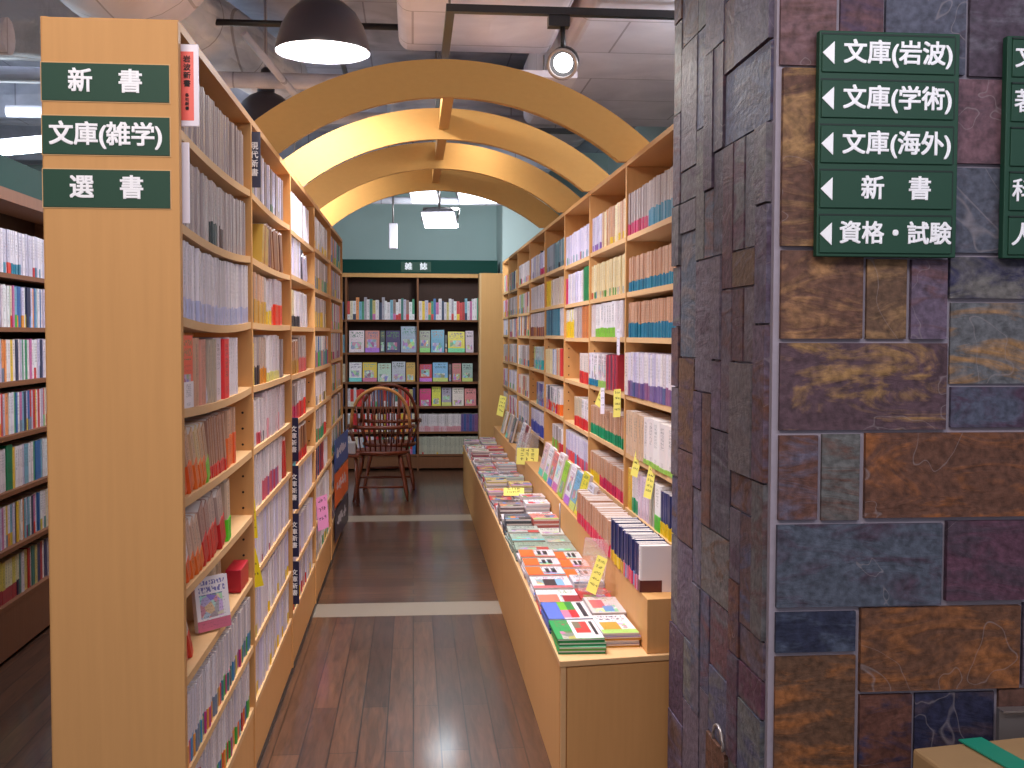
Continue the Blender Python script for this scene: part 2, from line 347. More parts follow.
def text(body, size, loc, rot, parent, mat, name='lettering', depth=0.0008, offset=0.0, align='CENTER', sx=1.0, spacing=1.0, line=1.0):
    c = bpy.data.curves.new(name, 'FONT'); c.body = body; c.size = size; c.extrude = depth
    c.align_x = align; c.align_y = 'CENTER'; c.space_character = spacing; c.space_line = line
    t = bpy.data.objects.new('lettering_source', c); COL.objects.link(t)
    me0 = bpy.data.meshes.new_from_object(t.evaluated_get(bpy.context.evaluated_depsgraph_get()))
    bpy.data.objects.remove(t); bpy.data.curves.remove(c)
    vs = [tuple(v.co) for v in me0.vertices]; fs = [tuple(p.vertices) for p in me0.polygons]; V, F = [], []
    k = offset * 0.75
    for dx, dy in (((0, 0),) if not offset else ((-k, -k), (k, -k), (-k, k), (k, k), (0, 0))):
        b0 = len(V); zo = 0.00022 * (len(V) // max(1, len(vs))); V += [(x + dx, y + dy, z + zo) for x, y, z in vs]; F += [tuple(q + b0 for q in f_) for f_ in fs]
    bpy.data.meshes.remove(me0); me = bpy.data.meshes.new(name); me.from_pydata(V, [], F); me.materials.append(mat)
    o = bpy.data.objects.new(name, me); COL.objects.link(o); o.location = loc; o.rotation_euler = rot; o.scale = (sx, 1, 1); o.parent = parent
    return o
FACE_Y = (math.pi/2, 0, 0)      # text facing -Y

# ------------------------------------------------------------------ room shell
def struct(o): o['kind'] = 'structure'; return o
f = MB()
f.box(-5, 5, -3, 6.04, -0.05, 0, 0); f.box(-5, 5, 6.34, 9.14, -0.05, 0, 1); f.box(-5, 5, 9.44, 13.6, -0.05, 0, 0)
f.box(-5, 5, 6.04, 6.34, -0.05, 0.0, 2); f.box(-5, 5, 9.14, 9.44, -0.05, 0.0, 2)
struct(f.obj('floor', [M['floor_long'], M['floor_cross'], M['strip']]))
struct(boxobj('ceiling', (-5, 5, -0.2, 13.6, 3.75, 3.85), M['slab']))
struct(boxobj('wall_back', (-5, 5, 13.25, 13.4, 0, 3.75), M['greywall']))
struct(boxobj('wall_left', (-5, -4.9, -3, 13.4, 0, 3.75), M['greywall']))
struct(boxobj('wall_corner', (1.0, 1.5, 12.35, 13.25, 0, 3.3), M['palewall']))
b_ = MB()
struct(boxobj('wall_far_right', (2.35, 2.45, 3.7, 13.25, 0, 3.75), M['palewall']))
for i, y in enumerate((9.6, 11.9)):
    struct(boxobj('ceiling_beam', (-4.9, 1.5, y, y + 0.35, 3.35, 3.75), M['slab']))

# slate pillar: tile rectangles given on the face in metres
YC, XC, YF = 2.60, 0.862, 3.61
def unproj(px, py, y):
    d = cam.matrix_world.to_3x3() @ Vector((px - 512, 384 - py, -FPX)); return d * (y / d.y) + Vector((0, 0, EYE))
def wx(px, py=335): return unproj(px, py, YC).x
def wz(py, px=880): return unproj(px, py, YC).z
PB = (96, 70, 72); PG = (98, 88, 102); BL = (82, 84, 104); NV = (48, 48, 72); BR = (98, 68, 56); OR = (146, 92, 52); GD = (152, 114, 78); GN = (102, 98, 100); RD = (112, 84, 86); DP = (74, 60, 74); PP = (88, 62, 74)
FT = [(780,-40,838,68,RD,BR),(839,-40,884,172,PB,DP),(885,-40,967,74,BL,DP),(969,-40,1030,75,DP,PG),(781,69,866,248,BR,GD),
 (868,174,938,256,PG,BL),(886,76,938,172,RD,PG),(940,76,1003,163,RD,PP),(940,165,1003,253,BL,PG),(1005,77,1100,253,BL,DP),(949,255,1060,299,NV,GN),
 (780,250,864,340,BR,GD),(866,258,908,340,BR,GD),(910,258,948,340,PG,PB),(950,301,1060,385,GN,GD),(950,386,1060,429,BL,DP),
 (779,342,948,431,PP,GD),(778,434,819,520,BR,PG),(821,433,861,521,GN,BR),(864,432,1060,519,BR,OR),
 (776,523,943,607,BL,DP),(945,521,1028,603,PP,DP),(775,610,857,652,NV,BL),(859,607,1020,692,BR,OR),(1022,605,1100,690,PG,NV),
 (774,654,856,790,BR,OR),(858,694,912,790,BR,NV),(914,694,995,790,NV,DP),(997,692,1100,790,BR,RD),(1030,-40,1100,75,PG,DP),(1030,521,1100,603,PG,BR),(1062,255,1100,430,PG,RD),(1062,432,1100,519,BR,PG)]
pm = MB()
G = 0.0028
pm.box(XC + 0.010, 3.2, YC + 0.012, YF, 0, 3.75, 1)
rnd = random.Random(3)
def jit(c, a=4): return rgb(tuple(max(0, min(255, v + rnd.uniform(-a, a))) for v in c), rnd.random())
def tile_front(x0, z0, x1, z1, c1, c2):
    d = rnd.uniform(-0.004, 0.006)
    pm.box(x0 + G, x1 - G, YC - d, YC + 0.02, z0 + G, z1 - G, 0, col=jit(c1), col2=jit(c2))
for (a, b1, c, d, c1, c2) in FT:
    tile_front(max(wx(a, min(800, max(0, (b1 + d) / 2))), XC + 0.012), wz(d), wx(c, min(800, max(0, (b1 + d) / 2))), wz(b1), c1, c2)
# rest of the front face: rows below, above and to the side
def ashlar(y0, y1, z0, z1, put, seed):
    r = random.Random(seed); nx = max(1, round((y1 - y0) / 0.1)); nz = max(1, round((z1 - z0) / 0.1)); dx = (y1 - y0) / nx; dz = (z1 - z0) / nz
    occ = set()
    for k in range(nz):
        for i in range(nx):
            if (i, k) in occ: continue
            for (a, b2) in r.sample([(2, 1), (1, 2), (2, 2), (3, 2), (2, 3), (1, 3), (2, 4), (4, 2), (1, 4)], 9) + [(1, 1)]:
                cells = [(i + p, k + q) for p in range(a) for q in range(b2)]
                if all(c[0] < nx and c[1] < nz and c not in occ for c in cells):
                    occ.update(cells); put(y0 + i * dx, z0 + k * dz, y0 + (i + a) * dx, z0 + (k + b2) * dz, r); break
cols = [PG, PG, BL, DP, PB, PP, BR, GN, RD]; cols2 = [DP, BR, PG, GD, BL, GN, PG]
ashlar(XC + 0.012, 2.5, 0.0, wz(790), lambda a, b2, c, d, r: tile_front(a, b2, c, d, r.choice(cols), r.choice(cols2)), 5)
ashlar(XC + 0.012, 2.5, wz(-40), 3.75, lambda a, b2, c, d, r: tile_front(a, b2, c, d, r.choice(cols), r.choice(cols2)), 6)
ashlar(wx(1100), 3.2, wz(790), wz(-40), lambda a, b2, c, d, r: tile_front(a, b2, c, d, r.choice(cols), r.choice(cols2)), 7)
def tile_side(y0, z0, y1, z1, r):
    d = r.choice([-0.003, 0.0, 0.0, 0.002, 0.004, 0.007])
    c1 = r.choice([PG, PG, PG, BL, DP, PP, GN, PB, BR, GN]); c2 = r.choice([DP, BR, PG, BL, GN, PB])
    pm.box(XC - d, XC + 0.02, y0 + G, y1 - G, z0 + G, z1 - G, 0, col=jit(c1), col2=jit(c2))
ashlar(YC + 0.03, YF, 0, 3.75, tile_side, 11)
struct(pm.obj('wall_slate_pillar', [M['slate'], M['grout']], attrs=True))

# ------------------------------------------------------------------ ceiling services
def duct(name, label, a, b2, r, mat, n=28, caps=0.12, group=None):
    a, b2 = Vector(a), Vector(b2); d = (b2 - a).normalized(); m = MB()
    L_ = (b2 - a).length; k = max(4, int(L_ / 0.45)); pts = [a]; rs = [r * 0.82]
    pts.append(a + d * caps * 0.4); rs.append(r * 0.95)
    for i in range(k + 1):
        pts.append(a + d * (caps + (L_ - 2 * caps) * i / k)); rs.append(r * (1 + random.uniform(-0.02, 0.02)))
    pts.append(b2 - d * caps * 0.4); rs.append(r * 0.95); pts.append(b2); rs.append(r * 0.82)
    m.tube(pts, rs, n); o = m.obj('air_duct', mat); tag(o, label, 'duct', group)
    # straps as parts
    return o
duct('air_duct', 'large round wrapped duct hanging over the panelled bookcase end', (-1.42, 1.3, 3.52), (-1.42, 5.9, 3.52), 0.46, M['duct_pink'])
duct('air_duct', 'grey wrapped duct sloping down behind the large round duct', (-1.5, 6.3, 3.46), (-0.95, 8.3, 3.42), 0.22, M['duct_grey'])
duct('air_duct', 'quilted pale duct crossing above the side aisle', (-3.9, 6.6, 3.42), (-1.7, 6.6, 3.42), 0.3, M['duct_grey'])
def boxduct(label, x0, x1, y0, y1, z0, z1, mat):
    m = MB(); m.box(x0, x1, y0, y1, z0, z1); o = m.obj('box_duct', mat, bevel=0.07); o.modifiers[0].segments = 5; return tag(o, label, 'duct')
boxduct('wide pink-grey box duct above the first wooden arch', -0.08, 0.80, 3.0, 6.4, 3.16, 3.6, M['duct_pink'])
boxduct('large pink-grey box duct beside the slate pillar top', 0.83, 2.3, 3.7, 8.4, 3.14, 3.62, M['duct_pink'])
boxduct('grey box duct crossing behind the third arch', -0.2, 1.45, 8.7, 9.5, 3.16, 3.5, M['duct_grey'])
boxduct('small grey box duct near the far wall', -0.9, 0.2, 11.0, 11.5, 3.14, 3.45, M['duct_grey'])
def pipe(label, pts, r=0.03, mat='pipe'):
    m = MB(); m.tube(pts, r, 12); return tag(m.obj('ceiling_pipe', M[mat]), label, 'pipe')
pipe('pale horizontal pipe crossing behind the near pendant lamp', [(-3.5, 7.0, 3.12), (0.8, 7.0, 3.12)], 0.05)
pipe('thin pipe angled between the two pendant lamps', [(-0.98, 6.6, 3.3), (-0.72, 6.9, 3.02)], 0.022)
pipe('pale pipe crossing above the far floodlights', [(-1.4, 11.7, 2.96), (1.0, 11.7, 2.96)], 0.04)
pipe('grey horizontal pipe above the side aisle', [(-4.5, 5.6, 2.99), (-1.95, 5.6, 2.99)], 0.09)
pipe('second pale pipe running behind the second arch', [(-3.0, 8.55, 3.2), (1.4, 8.55, 3.2)], 0.045)

pipe('dark conduit running along the aisle near the ceiling', [(-0.45, 3.0, 3.30), (-0.45, 9.5, 3.30)], 0.018, 'black')
pipe('thin dark conduit crossing above the second arch', [(-3.0, 6.75, 3.4), (0.8, 6.75, 3.4)], 0.02, 'black')
# lighting track
tr = empty('lighting_track', (0.17, 5.2, 3.05), 'black lighting track loop hung over the arches', 'lighting track')
def tbar(x0, x1, y0, y1): return boxobj('track_bar', (x0 - 0.17, x1 - 0.17, y0 - 5.2, y1 - 5.2, 0, 0.035), M['black'], tr)
tbar(0.155, 2.3, 5.18, 5.22); tbar(0.155, 0.195, 5.22, 11.3); tbar(0.195, 1.45, 8.18, 8.22); tbar(-0.9, 1.3, 11.28, 11.32)
for x, y in ((0.175, 5.3), (1.3, 5.2), (0.175, 8.4), (0.175, 10.6)):
    m = MB(); m.tube([(x - 0.17, y - 5.2, 0.035), (x - 0.17, y - 5.2, 0.088 if y < 6 else 0.69)], 0.006, 8); m.obj('hanger_rod', M['steel'], tr)

# spot on the track
def spotlamp(loc, tgt, label, glow, power, ang=60, top=3.05, col=(1, 0.9, 0.78)):
    e = empty('track_spotlight', loc, label, 'spotlight')
    d = (Vector(tgt) - Vector(loc)).normalized(); q = d.to_track_quat('Z', 'Y').to_matrix().to_4x4()
    def put(mb, nm, mat):
        mb.v = [tuple(q @ Vector(p)) for p in mb.v]; return mb.obj(nm, mat, e)
    m = MB(); m.lathe([(0.0, -0.17), (0.03, -0.17), (0.045, -0.13), (0.07, -0.05), (0.072, 0.02), (0.066, 0.02), (0.06, -0.02), (0.0, -0.03)], n=24); put(m, 'lamp_head', M['black'])
    m = MB(); m.lathe([(0.0, 0.004), (0.045, 0.0), (0.045, -0.01), (0.0, -0.012)], n=24); put(m, 'bulb', M[glow])
    m = MB(); m.lathe([(0.06, 0.018), (0.074, 0.018), (0.074, 0.03), (0.06, 0.03), (0.06, 0.018)], n=24); put(m, 'trim_ring', M['steel'])
    m = MB(); m.tube([(0, 0, 0.05), (0.0, 0.02, top - loc[2] - 0.02)], 0.012, 10); m.box(-0.07, 0.03, -0.01, 0.05, top - loc[2] - 0.05, top - loc[2], 0); m.obj('bracket', M['black'], e)
    p = Vector(loc) + d * 0.05
    light('spot_light', 'SPOT', p, power, col, 0.04, tgt, ang)
spotlamp((0.705, 5.2, 2.83), (-0.35, 2.0, 1.2), 'glaring round spotlight hanging from the black track', 'glow', 28, 75)

# pendants
def pendant(x, y, z, label, power, top=3.7):
    e = empty('pendant_lamp', (x, y, z), label, 'pendant lamp', 'pendant lamps over the bookcase')
    m = MB(); m.lathe([(0.212, 0.0), (0.214, 0.012), (0.205, 0.05), (0.185, 0.115), (0.15, 0.175), (0.105, 0.215), (0.062, 0.235), (0.055, 0.24)], n=48)
    m.lathe([(0.205, 0.004), (0.198, 0.05), (0.178, 0.11), (0.14, 0.17), (0.09, 0.21), (0.05, 0.228), (0, 0.228)], n=48, mi=1)
    m.lathe([(0.212, 0.0), (0.205, 0.004)], n=48, mi=1)
    m.obj('lamp_shade', [M['shade'], M['shade_in']], e)
    m = MB(); m.lathe([(0.055, 0.24), (0.058, 0.30), (0.062, 0.32), (0.05, 0.345), (0.034, 0.36), (0.03, 0.385), (0.016, 0.40), (0.0, 0.402)], n=28)
    nk = m.obj('neck', M['shade'], e)
    for k in range(4):
        m = MB(); m.box(-0.009, 0.009, -0.061, -0.0575, 0.262, 0.298); o = m.obj('vent_slot', M['shade_in'], nk); o.rotation_euler.z = R(-75 + 50 * k)
    m = MB(); m.lathe([(0, 0.022), (0.196, 0.02)], n=40); m.obj('bulb', M['glow'], e)
    m = MB(); m.tube([(0, 0, 0.40), (0, 0, top - z)], 0.011, 10); m.obj('stem', M['pipe'], e)
    light('pendant_light', 'AREA', (x, y, z + 0.012), power, (0.86, 0.90, 1.0), 0.38)
pendant(-0.405, 5.1, 2.825, 'large dark bell pendant lamp glowing over the first arch', 62)
pendant(-0.945, 7.3, 2.87, 'smaller-looking dark pendant lamp half hidden behind the first arch', 55)

# floodlights at the far end
def flood(x, y, z, label, tilt, top, s=1.0, glow='glow_cool'):
    e = empty('floodlight', (x, y, z), label, 'floodlight'); e.rotation_euler = (R(tilt), 0, R(-14))
    m = MB(); m.hexa([(-0.22*s, -0.14*s, 0), (0.22*s, -0.14*s, 0), (0.22*s, 0.14*s, 0), (-0.22*s, 0.14*s, 0), (-0.15*s, -0.08*s, 0.12*s), (0.15*s, -0.08*s, 0.12*s), (0.15*s, 0.08*s, 0.12*s), (-0.15*s, 0.08*s, 0.12*s)])
    m.obj('housing', M['whitep'], e, bevel=0.008)
    boxobj('lens', (-0.2*s, 0.2*s, -0.125*s, 0.125*s, -0.012, 0.002), M[glow], e)
    rod = MB(); rod.tube([(0, 0, 0), (0, 0, top - z)], 0.012, 8); q_ = rod.obj('hanger_rod', M['steel'], e); q_.matrix_local = (Euler(e.rotation_euler).to_matrix().to_4x4()).inverted() @ Matrix.Identity(4); q_.location = (0, 0, 0)
    m = MB(); m.box(-0.23*s, -0.22*s, -0.02, 0.02, 0.0, 0.2*s); m.box(0.22*s, 0.23*s, -0.02, 0.02, 0.0, 0.2*s); m.box(-0.23*s, 0.23*s, -0.02, 0.02, 0.19*s, 0.2*s); m.obj('yoke', M['steel'], e)
flood(0.60, 10.3, 2.86, 'upper bright floodlight under the farthest arch', -38, 3.75, 0.9)
flood(0.10, 10.0, 2.80, 'middle bright floodlight in front of the far wall', -42, 3.75, 0.6)
flood(0.26, 10.9, 2.68, 'lowest bright floodlight above the green fascia', -40, 3.75, 0.8)
e = empty('track_spotlight', (-0.2, 11.3, 2.60), 'slim white cylinder spotlight hanging before the far wall', 'spotlight')
boxobj('lamp_head', (-0.045, 0.045, -0.04, 0.04, -0.18, 0.08), M['whitep'], e, 0.01)
m = MB(); m.tube([(0, 0, 0.08), (0, 0, 0.452)], 0.01, 8); m.obj('bracket', M['steel'], e)
light('flood_light', 'AREA', (0.45, 10.9, 2.60), LIGHT_BACK, (0.85, 0.95, 1.0), 0.4, (0.1, 13.2, 2.3))
# side aisle fluorescent
for (x, y, z, ln, lab) in ((-2.80, 8.0, 2.80, 1.2, 'bright fluorescent batten seen past the panelled bookcase end'), (-3.28, 8.6, 2.98, 0.4, 'short fluorescent batten beyond the brighter one, above the green fascia')):
    e = empty('fluorescent_batten', (x, y, z), lab, 'fluorescent light', rz=R(60))
    boxobj('housing', (-0.06, 0.06, -ln/2, ln/2, 0.03, 0.09), M['whitep'], e)
    m = MB(); m.tube([(-0.03, -ln/2, 0.012), (-0.03, ln/2, 0.012)], 0.016, 10); m.obj('tube', M['glow_cool'], e)
    m = MB(); m.tube([(0.03, -ln/2, 0.012), (0.03, ln/2, 0.012)], 0.016, 10); m.obj('tube', M['glow_cool'], e)
    light('batten_light', 'POINT', (x, y - 0.25, z - 0.1), 60, (0.8, 0.92, 1.0), 0.15)
# housings and battens added around the fill and wash lights set at the top
def hang(e, xs, z0, z1):
    for x in xs:
        m = MB(); m.tube([(x, 0, z0), (x, 0, z1)], 0.006, 8); m.obj('hanger_rod', M['steel'], e)
for (x, y, z, w_, d_, rx, lab) in ((0.1, 3.7, 3.02, .9, .3, 0, 'added fill light housing before the first wooden arch'), (0.45, 6.35, 2.96, .9, .3, 0, 'added fill light housing between the second and third arches'), (0.1, 9.3, 2.96, .9, .3, 0, 'added fill light housing beyond the farthest arch'),
                                (-0.6, 0.45, 3.05, 1.2, .5, 0, 'broad added fill light housing over the lobby before the sign panel'), (1.9, 0.4, 3.05, 1.0, .4, 0, 'broad added fill light housing over the lobby before the slate pillar'), (-0.98, 4.2, 3.0, .3, 1.2, 0, 'narrow added fill light housing over the side aisle')):
    e = empty('fill_housing', (x, y, z + 0.03), lab, 'ceiling light')
    boxobj('housing', (-w_/2 - .02, w_/2 + .02, -d_/2 - .02, d_/2 + .02, 0.25 if y < 1 else 0.0, 0.30 if y < 1 else 0.04), M['whitep'], e, 0.005)
    hang(e, (-w_/3, w_/3), 0.3 if y < 1 else 0.04, 0.72 if y < 1 or y == 4.2 else (0.10 if y == 3.7 else 0.165))
for (x, y, z, lab) in ((-1.2, 2.2, 2.90, 'added ceiling-wash batten before the side aisle'), (1.9, 4.9, 2.75, 'added ceiling-wash batten behind the slate pillar'), (-1.3, 8.6, 2.45, 'low added ceiling-wash batten behind the panel-ended bookcase'), (0.9, 1.2, 2.8, 'added ceiling-wash batten in front of the slate pillar')):
    e = empty('fluorescent_batten', (x, y, z + .19), lab, 'fluorescent light')
    boxobj('housing', (-.5, .5, -.04, .04, .03, .08), M['whitep'], e, .004)
    m = MB(); m.tube([(-.48, 0, .01), (.48, 0, .01)], .015, 10); m.obj('tube', M['glow_cool'], e)
    hang(e, (-.4, .4), .08, 3.75 - z - .19)

# ------------------------------------------------------------------ arches
for i in range(4):
    ya = 4.78 + 1.02 * i; cx, zc, ri, ro = 0.2, 1.358, 1.212, 1.372
    zr_, zl_ = 2.327, 2.292; poly = []; K = 40
    ir, il, or_, ol = math.asin((zr_ - zc) / ri), math.asin((zl_ - zc) / ri), math.asin((zr_ - zc) / ro), math.asin((zl_ - zc) / ro)
    for k in range(K + 1):
        a = ir + (math.pi - ir - il) * k / K; poly.append((ri * math.cos(a), zc + ri * math.sin(a)))
    for k in range(K + 1):
        a = math.pi - ol - (math.pi - or_ - ol) * k / K; poly.append((ro * math.cos(a), zc + ro * math.sin(a)))
    m = MB(); b0 = len(m.v); n2 = len(poly)
    for yy in (0, 0.036): m.v += [(x, yy, z) for x, z in poly]
    for k in range(K):
        p, q, r_, s_ = k, k + 1, n2 - 2 - k, n2 - 1 - k
        m.face([p, s_, r_, q]); m.face([n2 + p, n2 + q, n2 + r_, n2 + s_])
    for k in range(n2): m.face([k, (k + 1) % n2, n2 + (k + 1) % n2, n2 + k])
    e = m.obj('wooden_arch', M['arch'])
    e.location = (cx, ya, 0); e.rotation_euler.z = R(9)
    tag(e, ['nearest wide maple arch spanning the aisle, before the pendant lamp', 'second maple arch, glaringly lit along one flank', 'third maple arch in shade between two brighter arches', 'farthest and smallest-looking maple arch before the floodlights'][i], 'arch')
for i in range(3):
    ya = 4.78 + 1.02 * i + 0.03
    o = boxobj('ridge_beam', (0.135, 0.185, ya, ya + 0.975, 2.62, 2.70), M['arch'])
    tag(o, ['short maple ridge beam joining the first and second arches', 'short maple ridge beam joining the second and third arches', 'short maple ridge beam joining the third and fourth arches'][i], 'beam')

# ------------------------------------------------------------------ bookcases
def sagz(u, wd, s): return -s * (1 - (2 * u / wd - 1) ** 2)
def bookcase(name, loc, rz, bays, zs, top, depth, label, end_left=True, mat='maple', edge='maple_edge', sag={}, kick=0.0, thick=0.022, back='maple', open_bottom=None):
    """local x along the front, local y into the case; bays: list of (u0,u1); zs: per bay list of shelf-top heights"""
    e = empty(name, loc, label, 'bookcase', rz=rz); t = thick
    us = [b_[0] for b_ in bays] + [bays[-1][1]]
    for i, u in enumerate(us):
        nm = 'side_panel' if i in (0, len(us) - 1) else 'upright'
        boxobj(nm, (u - t/2, u + t/2, 0, depth, 0.0, top), M[mat], e, 0.001)
    for i, (u0, u1) in enumerate(bays):
        boxobj('top_panel', (u0 + t/2, u1 - t/2, 0.0, depth, top - t, top), M[mat], e)
        boxobj('back_panel', (u0 + t/2, u1 - t/2, depth - 0.008, depth - 0.001, 0.02, top - t), M[back], e)
        for j, z in enumerate(zs[i]):
            s = sag.get((i, j), 0.0); wd = u1 - u0 - t; K = 10 if s else 1; m = MB()
            b0 = len(m.v)
            for k in range(K + 1):
                x = wd * k / K; dz = sagz(x, wd, s)
                for (y, zz) in ((0.004, z - t), (depth - 0.01, z - t), (depth - 0.01, z), (0.004, z)): m.v.append((u0 + t/2 + x, y, zz + dz))
            for k in range(K):
                a = b0 + 4 * k
                for q in range(4): m.face([a + q, a + 4 + q, a + 4 + (q + 1) % 4, a + (q + 1) % 4])
            m.face([b0, b0 + 1, b0 + 2, b0 + 3]); m.face([b0 + 4*K + q for q in (3, 2, 1, 0)])
            m.obj('shelf', M[edge], e)
        if kick: boxobj('kickboard', (u0 + t/2, u1 - t/2, 0.006, 0.02, 0.02, kick), M[mat], e)
    return e

ZL = [2.042, 1.817, 1.592, 1.369, 1.149, 0.925, 0.706, 0.469, 0.250]
LX, LY0 = -0.55, 2.70
LB = [(0, 1.16), (1.16, 2.37), (2.37, 3.58), (3.58, 4.80), (4.80, 6.02)]
sagd = {}
for j in range(9): sagd[(0, j)] = [0.014, 0.018, 0.016, 0.012, 0.006, 0.004, 0.003, 0.0, 0.0][j]; sagd[(1, j)] = [0.012, 0.008, 0.005, 0.004, 0, 0, 0, 0, 0][j]
zl = []
for i in range(5): zl.append([z + (0 if i < 2 else random.uniform(-0.012, 0.012)) for z in ZL])
left = bookcase('bookcase', (LX, LY0, 0), R(90), LB, zl, 2.29, 0.205, 'tall maple bookcase with the wide sign-bearing end panel', sag=sagd, kick=0.225)
m = MB(); m.box(-0.012, 0.0, -0.001, 0.310, 0, 2.286); ep = m.obj('end_panel', M['maple'], left, bevel=0.002); ep.location = (-0.011, 0, 0)
boxobj('rear_panel', (-0.011, 6.03, 0.300, 0.315, 0, 2.29), M['maple'], left)
for k in range(5):
    for j in range(14):
        if k in (0, 1) or j % 2 == 0:
            u = LB[k][1] - 0.0115
            m = MB(); m.tube([(u, 0.035, 0.62 + j * 0.055), (u - 0.0015, 0.035, 0.62 + j * 0.055)], 0.0042, 8); m.obj('peg_hole', M['hole'], left)
boxobj('base_shade_strip', (0, 6.02, 0.0, 0.01, 0.0, 0.02), M['black'], left)  # black strip standing in for the shade of the gap at the floor

RX = 0.95
ZR = [1.992, 1.742, 1.541, 1.285, 1.024, 0.775]
RY = [3.68, 4.89, 5.91, 6.90, 7.94, 8.97, 10.03, 11.0, 11.72]
RTOT = RY[-1]
RB = [(RTOT - RY[k + 1], RTOT - RY[k]) for k in range(8)][::-1]          # local u runs from far to near
zr = []
for k in range(8)[::-1] if False else range(7, -1, -1): zr.append([z + (0 if k < 2 else random.uniform(-0.01, 0.01)) for z in ZR])
right = bookcase('bookcase', (RX, RTOT, 0), R(-90), RB, zr, 2.325, 0.22, 'long maple wall bookcase behind the display bench')
for k in (6, 5, 4, 3):
    for j in range(10):
        u = RB[k][0] + 0.0115; m = MB(); m.tube([(u, 0.03, 1.08 + j * 0.055), (u + 0.0015, 0.03, 1.08 + j * 0.055)], 0.0042, 8); m.obj('peg_hole', M['hole'], right)

# bench with skewed near end, and the ledge that carries the lowest row
BZ = 0.455
def slant(x): return 3.62 + (x - 0.49) * 0.13
bench = empty('display_bench', (0.49, 3.62, 0), 'long low maple display bench covered with stacked books', 'bench')
m = MB(); m.hexa([(x - 0.49, y - 3.62, z) for z in (0.03, BZ - 0.02) for x, y in ((0.505, slant(0.505) + 0.012), (0.945, slant(0.945) + 0.012), (0.945, 10.88), (0.505, 10.88))]); m.obj('cabinet_body', M['maple'], bench)
m = MB(); m.hexa([(x - 0.49, y - 3.62, z) for z in (BZ - 0.02, BZ) for x, y in ((0.49, slant(0.49)), (0.948, slant(0.948)), (0.948, 10.9), (0.49, 10.9))]); m.obj('bench_top', M['maple_edge'], bench, bevel=0.002)
m = MB(); m.hexa([(x - 0.49, y - 3.62, z) for z in (0.0, BZ - 0.021) for x, y in ((0.495, slant(0.495) + 0.004), (0.512, slant(0.512) + 0.004), (0.512, slant(0.512) + 0.018), (0.495, slant(0.495) + 0.018))]); m.obj('corner_post', M['maple_edge'], bench)
for k in range(6):
    boxobj('front_panel', (0.004, 0.0148, 0.03 + k * 1.2, 0.03 + k * 1.2 + 1.194, 0.0, BZ - 0.022), M['maple'], bench, 0.001)
m = MB(); m.hexa([(x - 0.49, y - 3.62, z) for z in (0.0, BZ - 0.024) for x, y in ((0.516, slant(0.516) + 0.001), (0.945, slant(0.945) + 0.001), (0.945, slant(0.945) + 0.012), (0.516, slant(0.516) + 0.012))]); m.obj('end_panel', M['maple'], bench)
LZ = 0.645; LXF = 0.80
m = MB(); m.hexa([(x - 0.49, y - 3.62, z) for z in (BZ, LZ) for x, y in ((LXF, slant(LXF) + 0.02), (0.949, slant(0.949) + 0.02), (0.949, 10.9), (LXF, 10.9))]); m.obj('raised_ledge', M['maple'], bench, bevel=0.002)

# far-left bookcase in the side aisle
FX = -1.90
FLB = [(0, 1.05), (1.05, 2.55), (2.55, 4.0)]
ZF = [1.835, 1.58, 1.32, 1.065, 0.80, 0.53, 0.27]
FL = bookcase('bookcase', (FX, 4.0, 0), R(90), FLB, [ZF] * 3, 2.215, 0.26, 'dark wood bookcase with green fascia in the shadowy side aisle', mat='brown', edge='brown', back='brown_back', kick=0.25)
boxobj('fascia', (0, 4.0, -0.02, 0.2, 2.222, 2.37), M['green_dark'], FL)
boxobj('crown_moulding', (0, 4.0, -0.03, 0.2, 2.165, 2.222), M['brown'], FL)
e = empty('green_fascia', (-3.6, 9.6, 2.5), 'distant green fascia board glowing beyond the side aisle', 'sign')
boxobj('board', (-0.6, 1.8, 0, 0.05, 0, 0.28), M['tape'], e); boxobj('frame', (-0.6, 1.8, -0.01, 0.06, 0.28, 0.34), M['whitep'], e); boxobj('frame', (-0.6, 1.8, -0.01, 0.06, -0.06, 0), M['whitep'], e)

# back bookcase
BY = 12.6
ZB = [1.72, 1.345, 1.01, 0.73, 0.44, 0.18]
BB = [(0, 0.70), (0.70, 1.51), (1.51, 2.25)]
back = bookcase('bookcase', (-1.455, BY, 0), 0, BB, [ZB] * 3, 2.24, 0.3, 'brown bookcase under the green fascia at the aisle end', mat='brown', edge='brown', back='brown_back', kick=0.15)
boxobj('fascia', (0, 2.42, -0.01, 0.3, 2.245, 2.40), M['green_dark'], back)
boxobj('nameplate', (1.32, 1.66, -0.018, -0.01, 2.265, 2.375), M['green'], back)
text('雑　誌', 0.085, (1.49, -0.021, 2.32), FACE_Y, back, M['white'], 'lettering', offset=0.003)
boxobj('trim_board', (0, 2.25, -0.012, 0.0, 2.2, 2.245), M['maple'], back)
e = empty('end_panel_board', (0.76, 12.3, 0), 'plain golden wooden panel standing beside the brown back bookcase', 'panel')
boxobj('panel_face', (0, 0.25, 0, 0.25, 0, 2.24), M['maple'], e, 0.002)
boxobj('panel_edge', (-0.02, 0, 0, 0.25, 0, 2.24), M['maple_edge'], e)

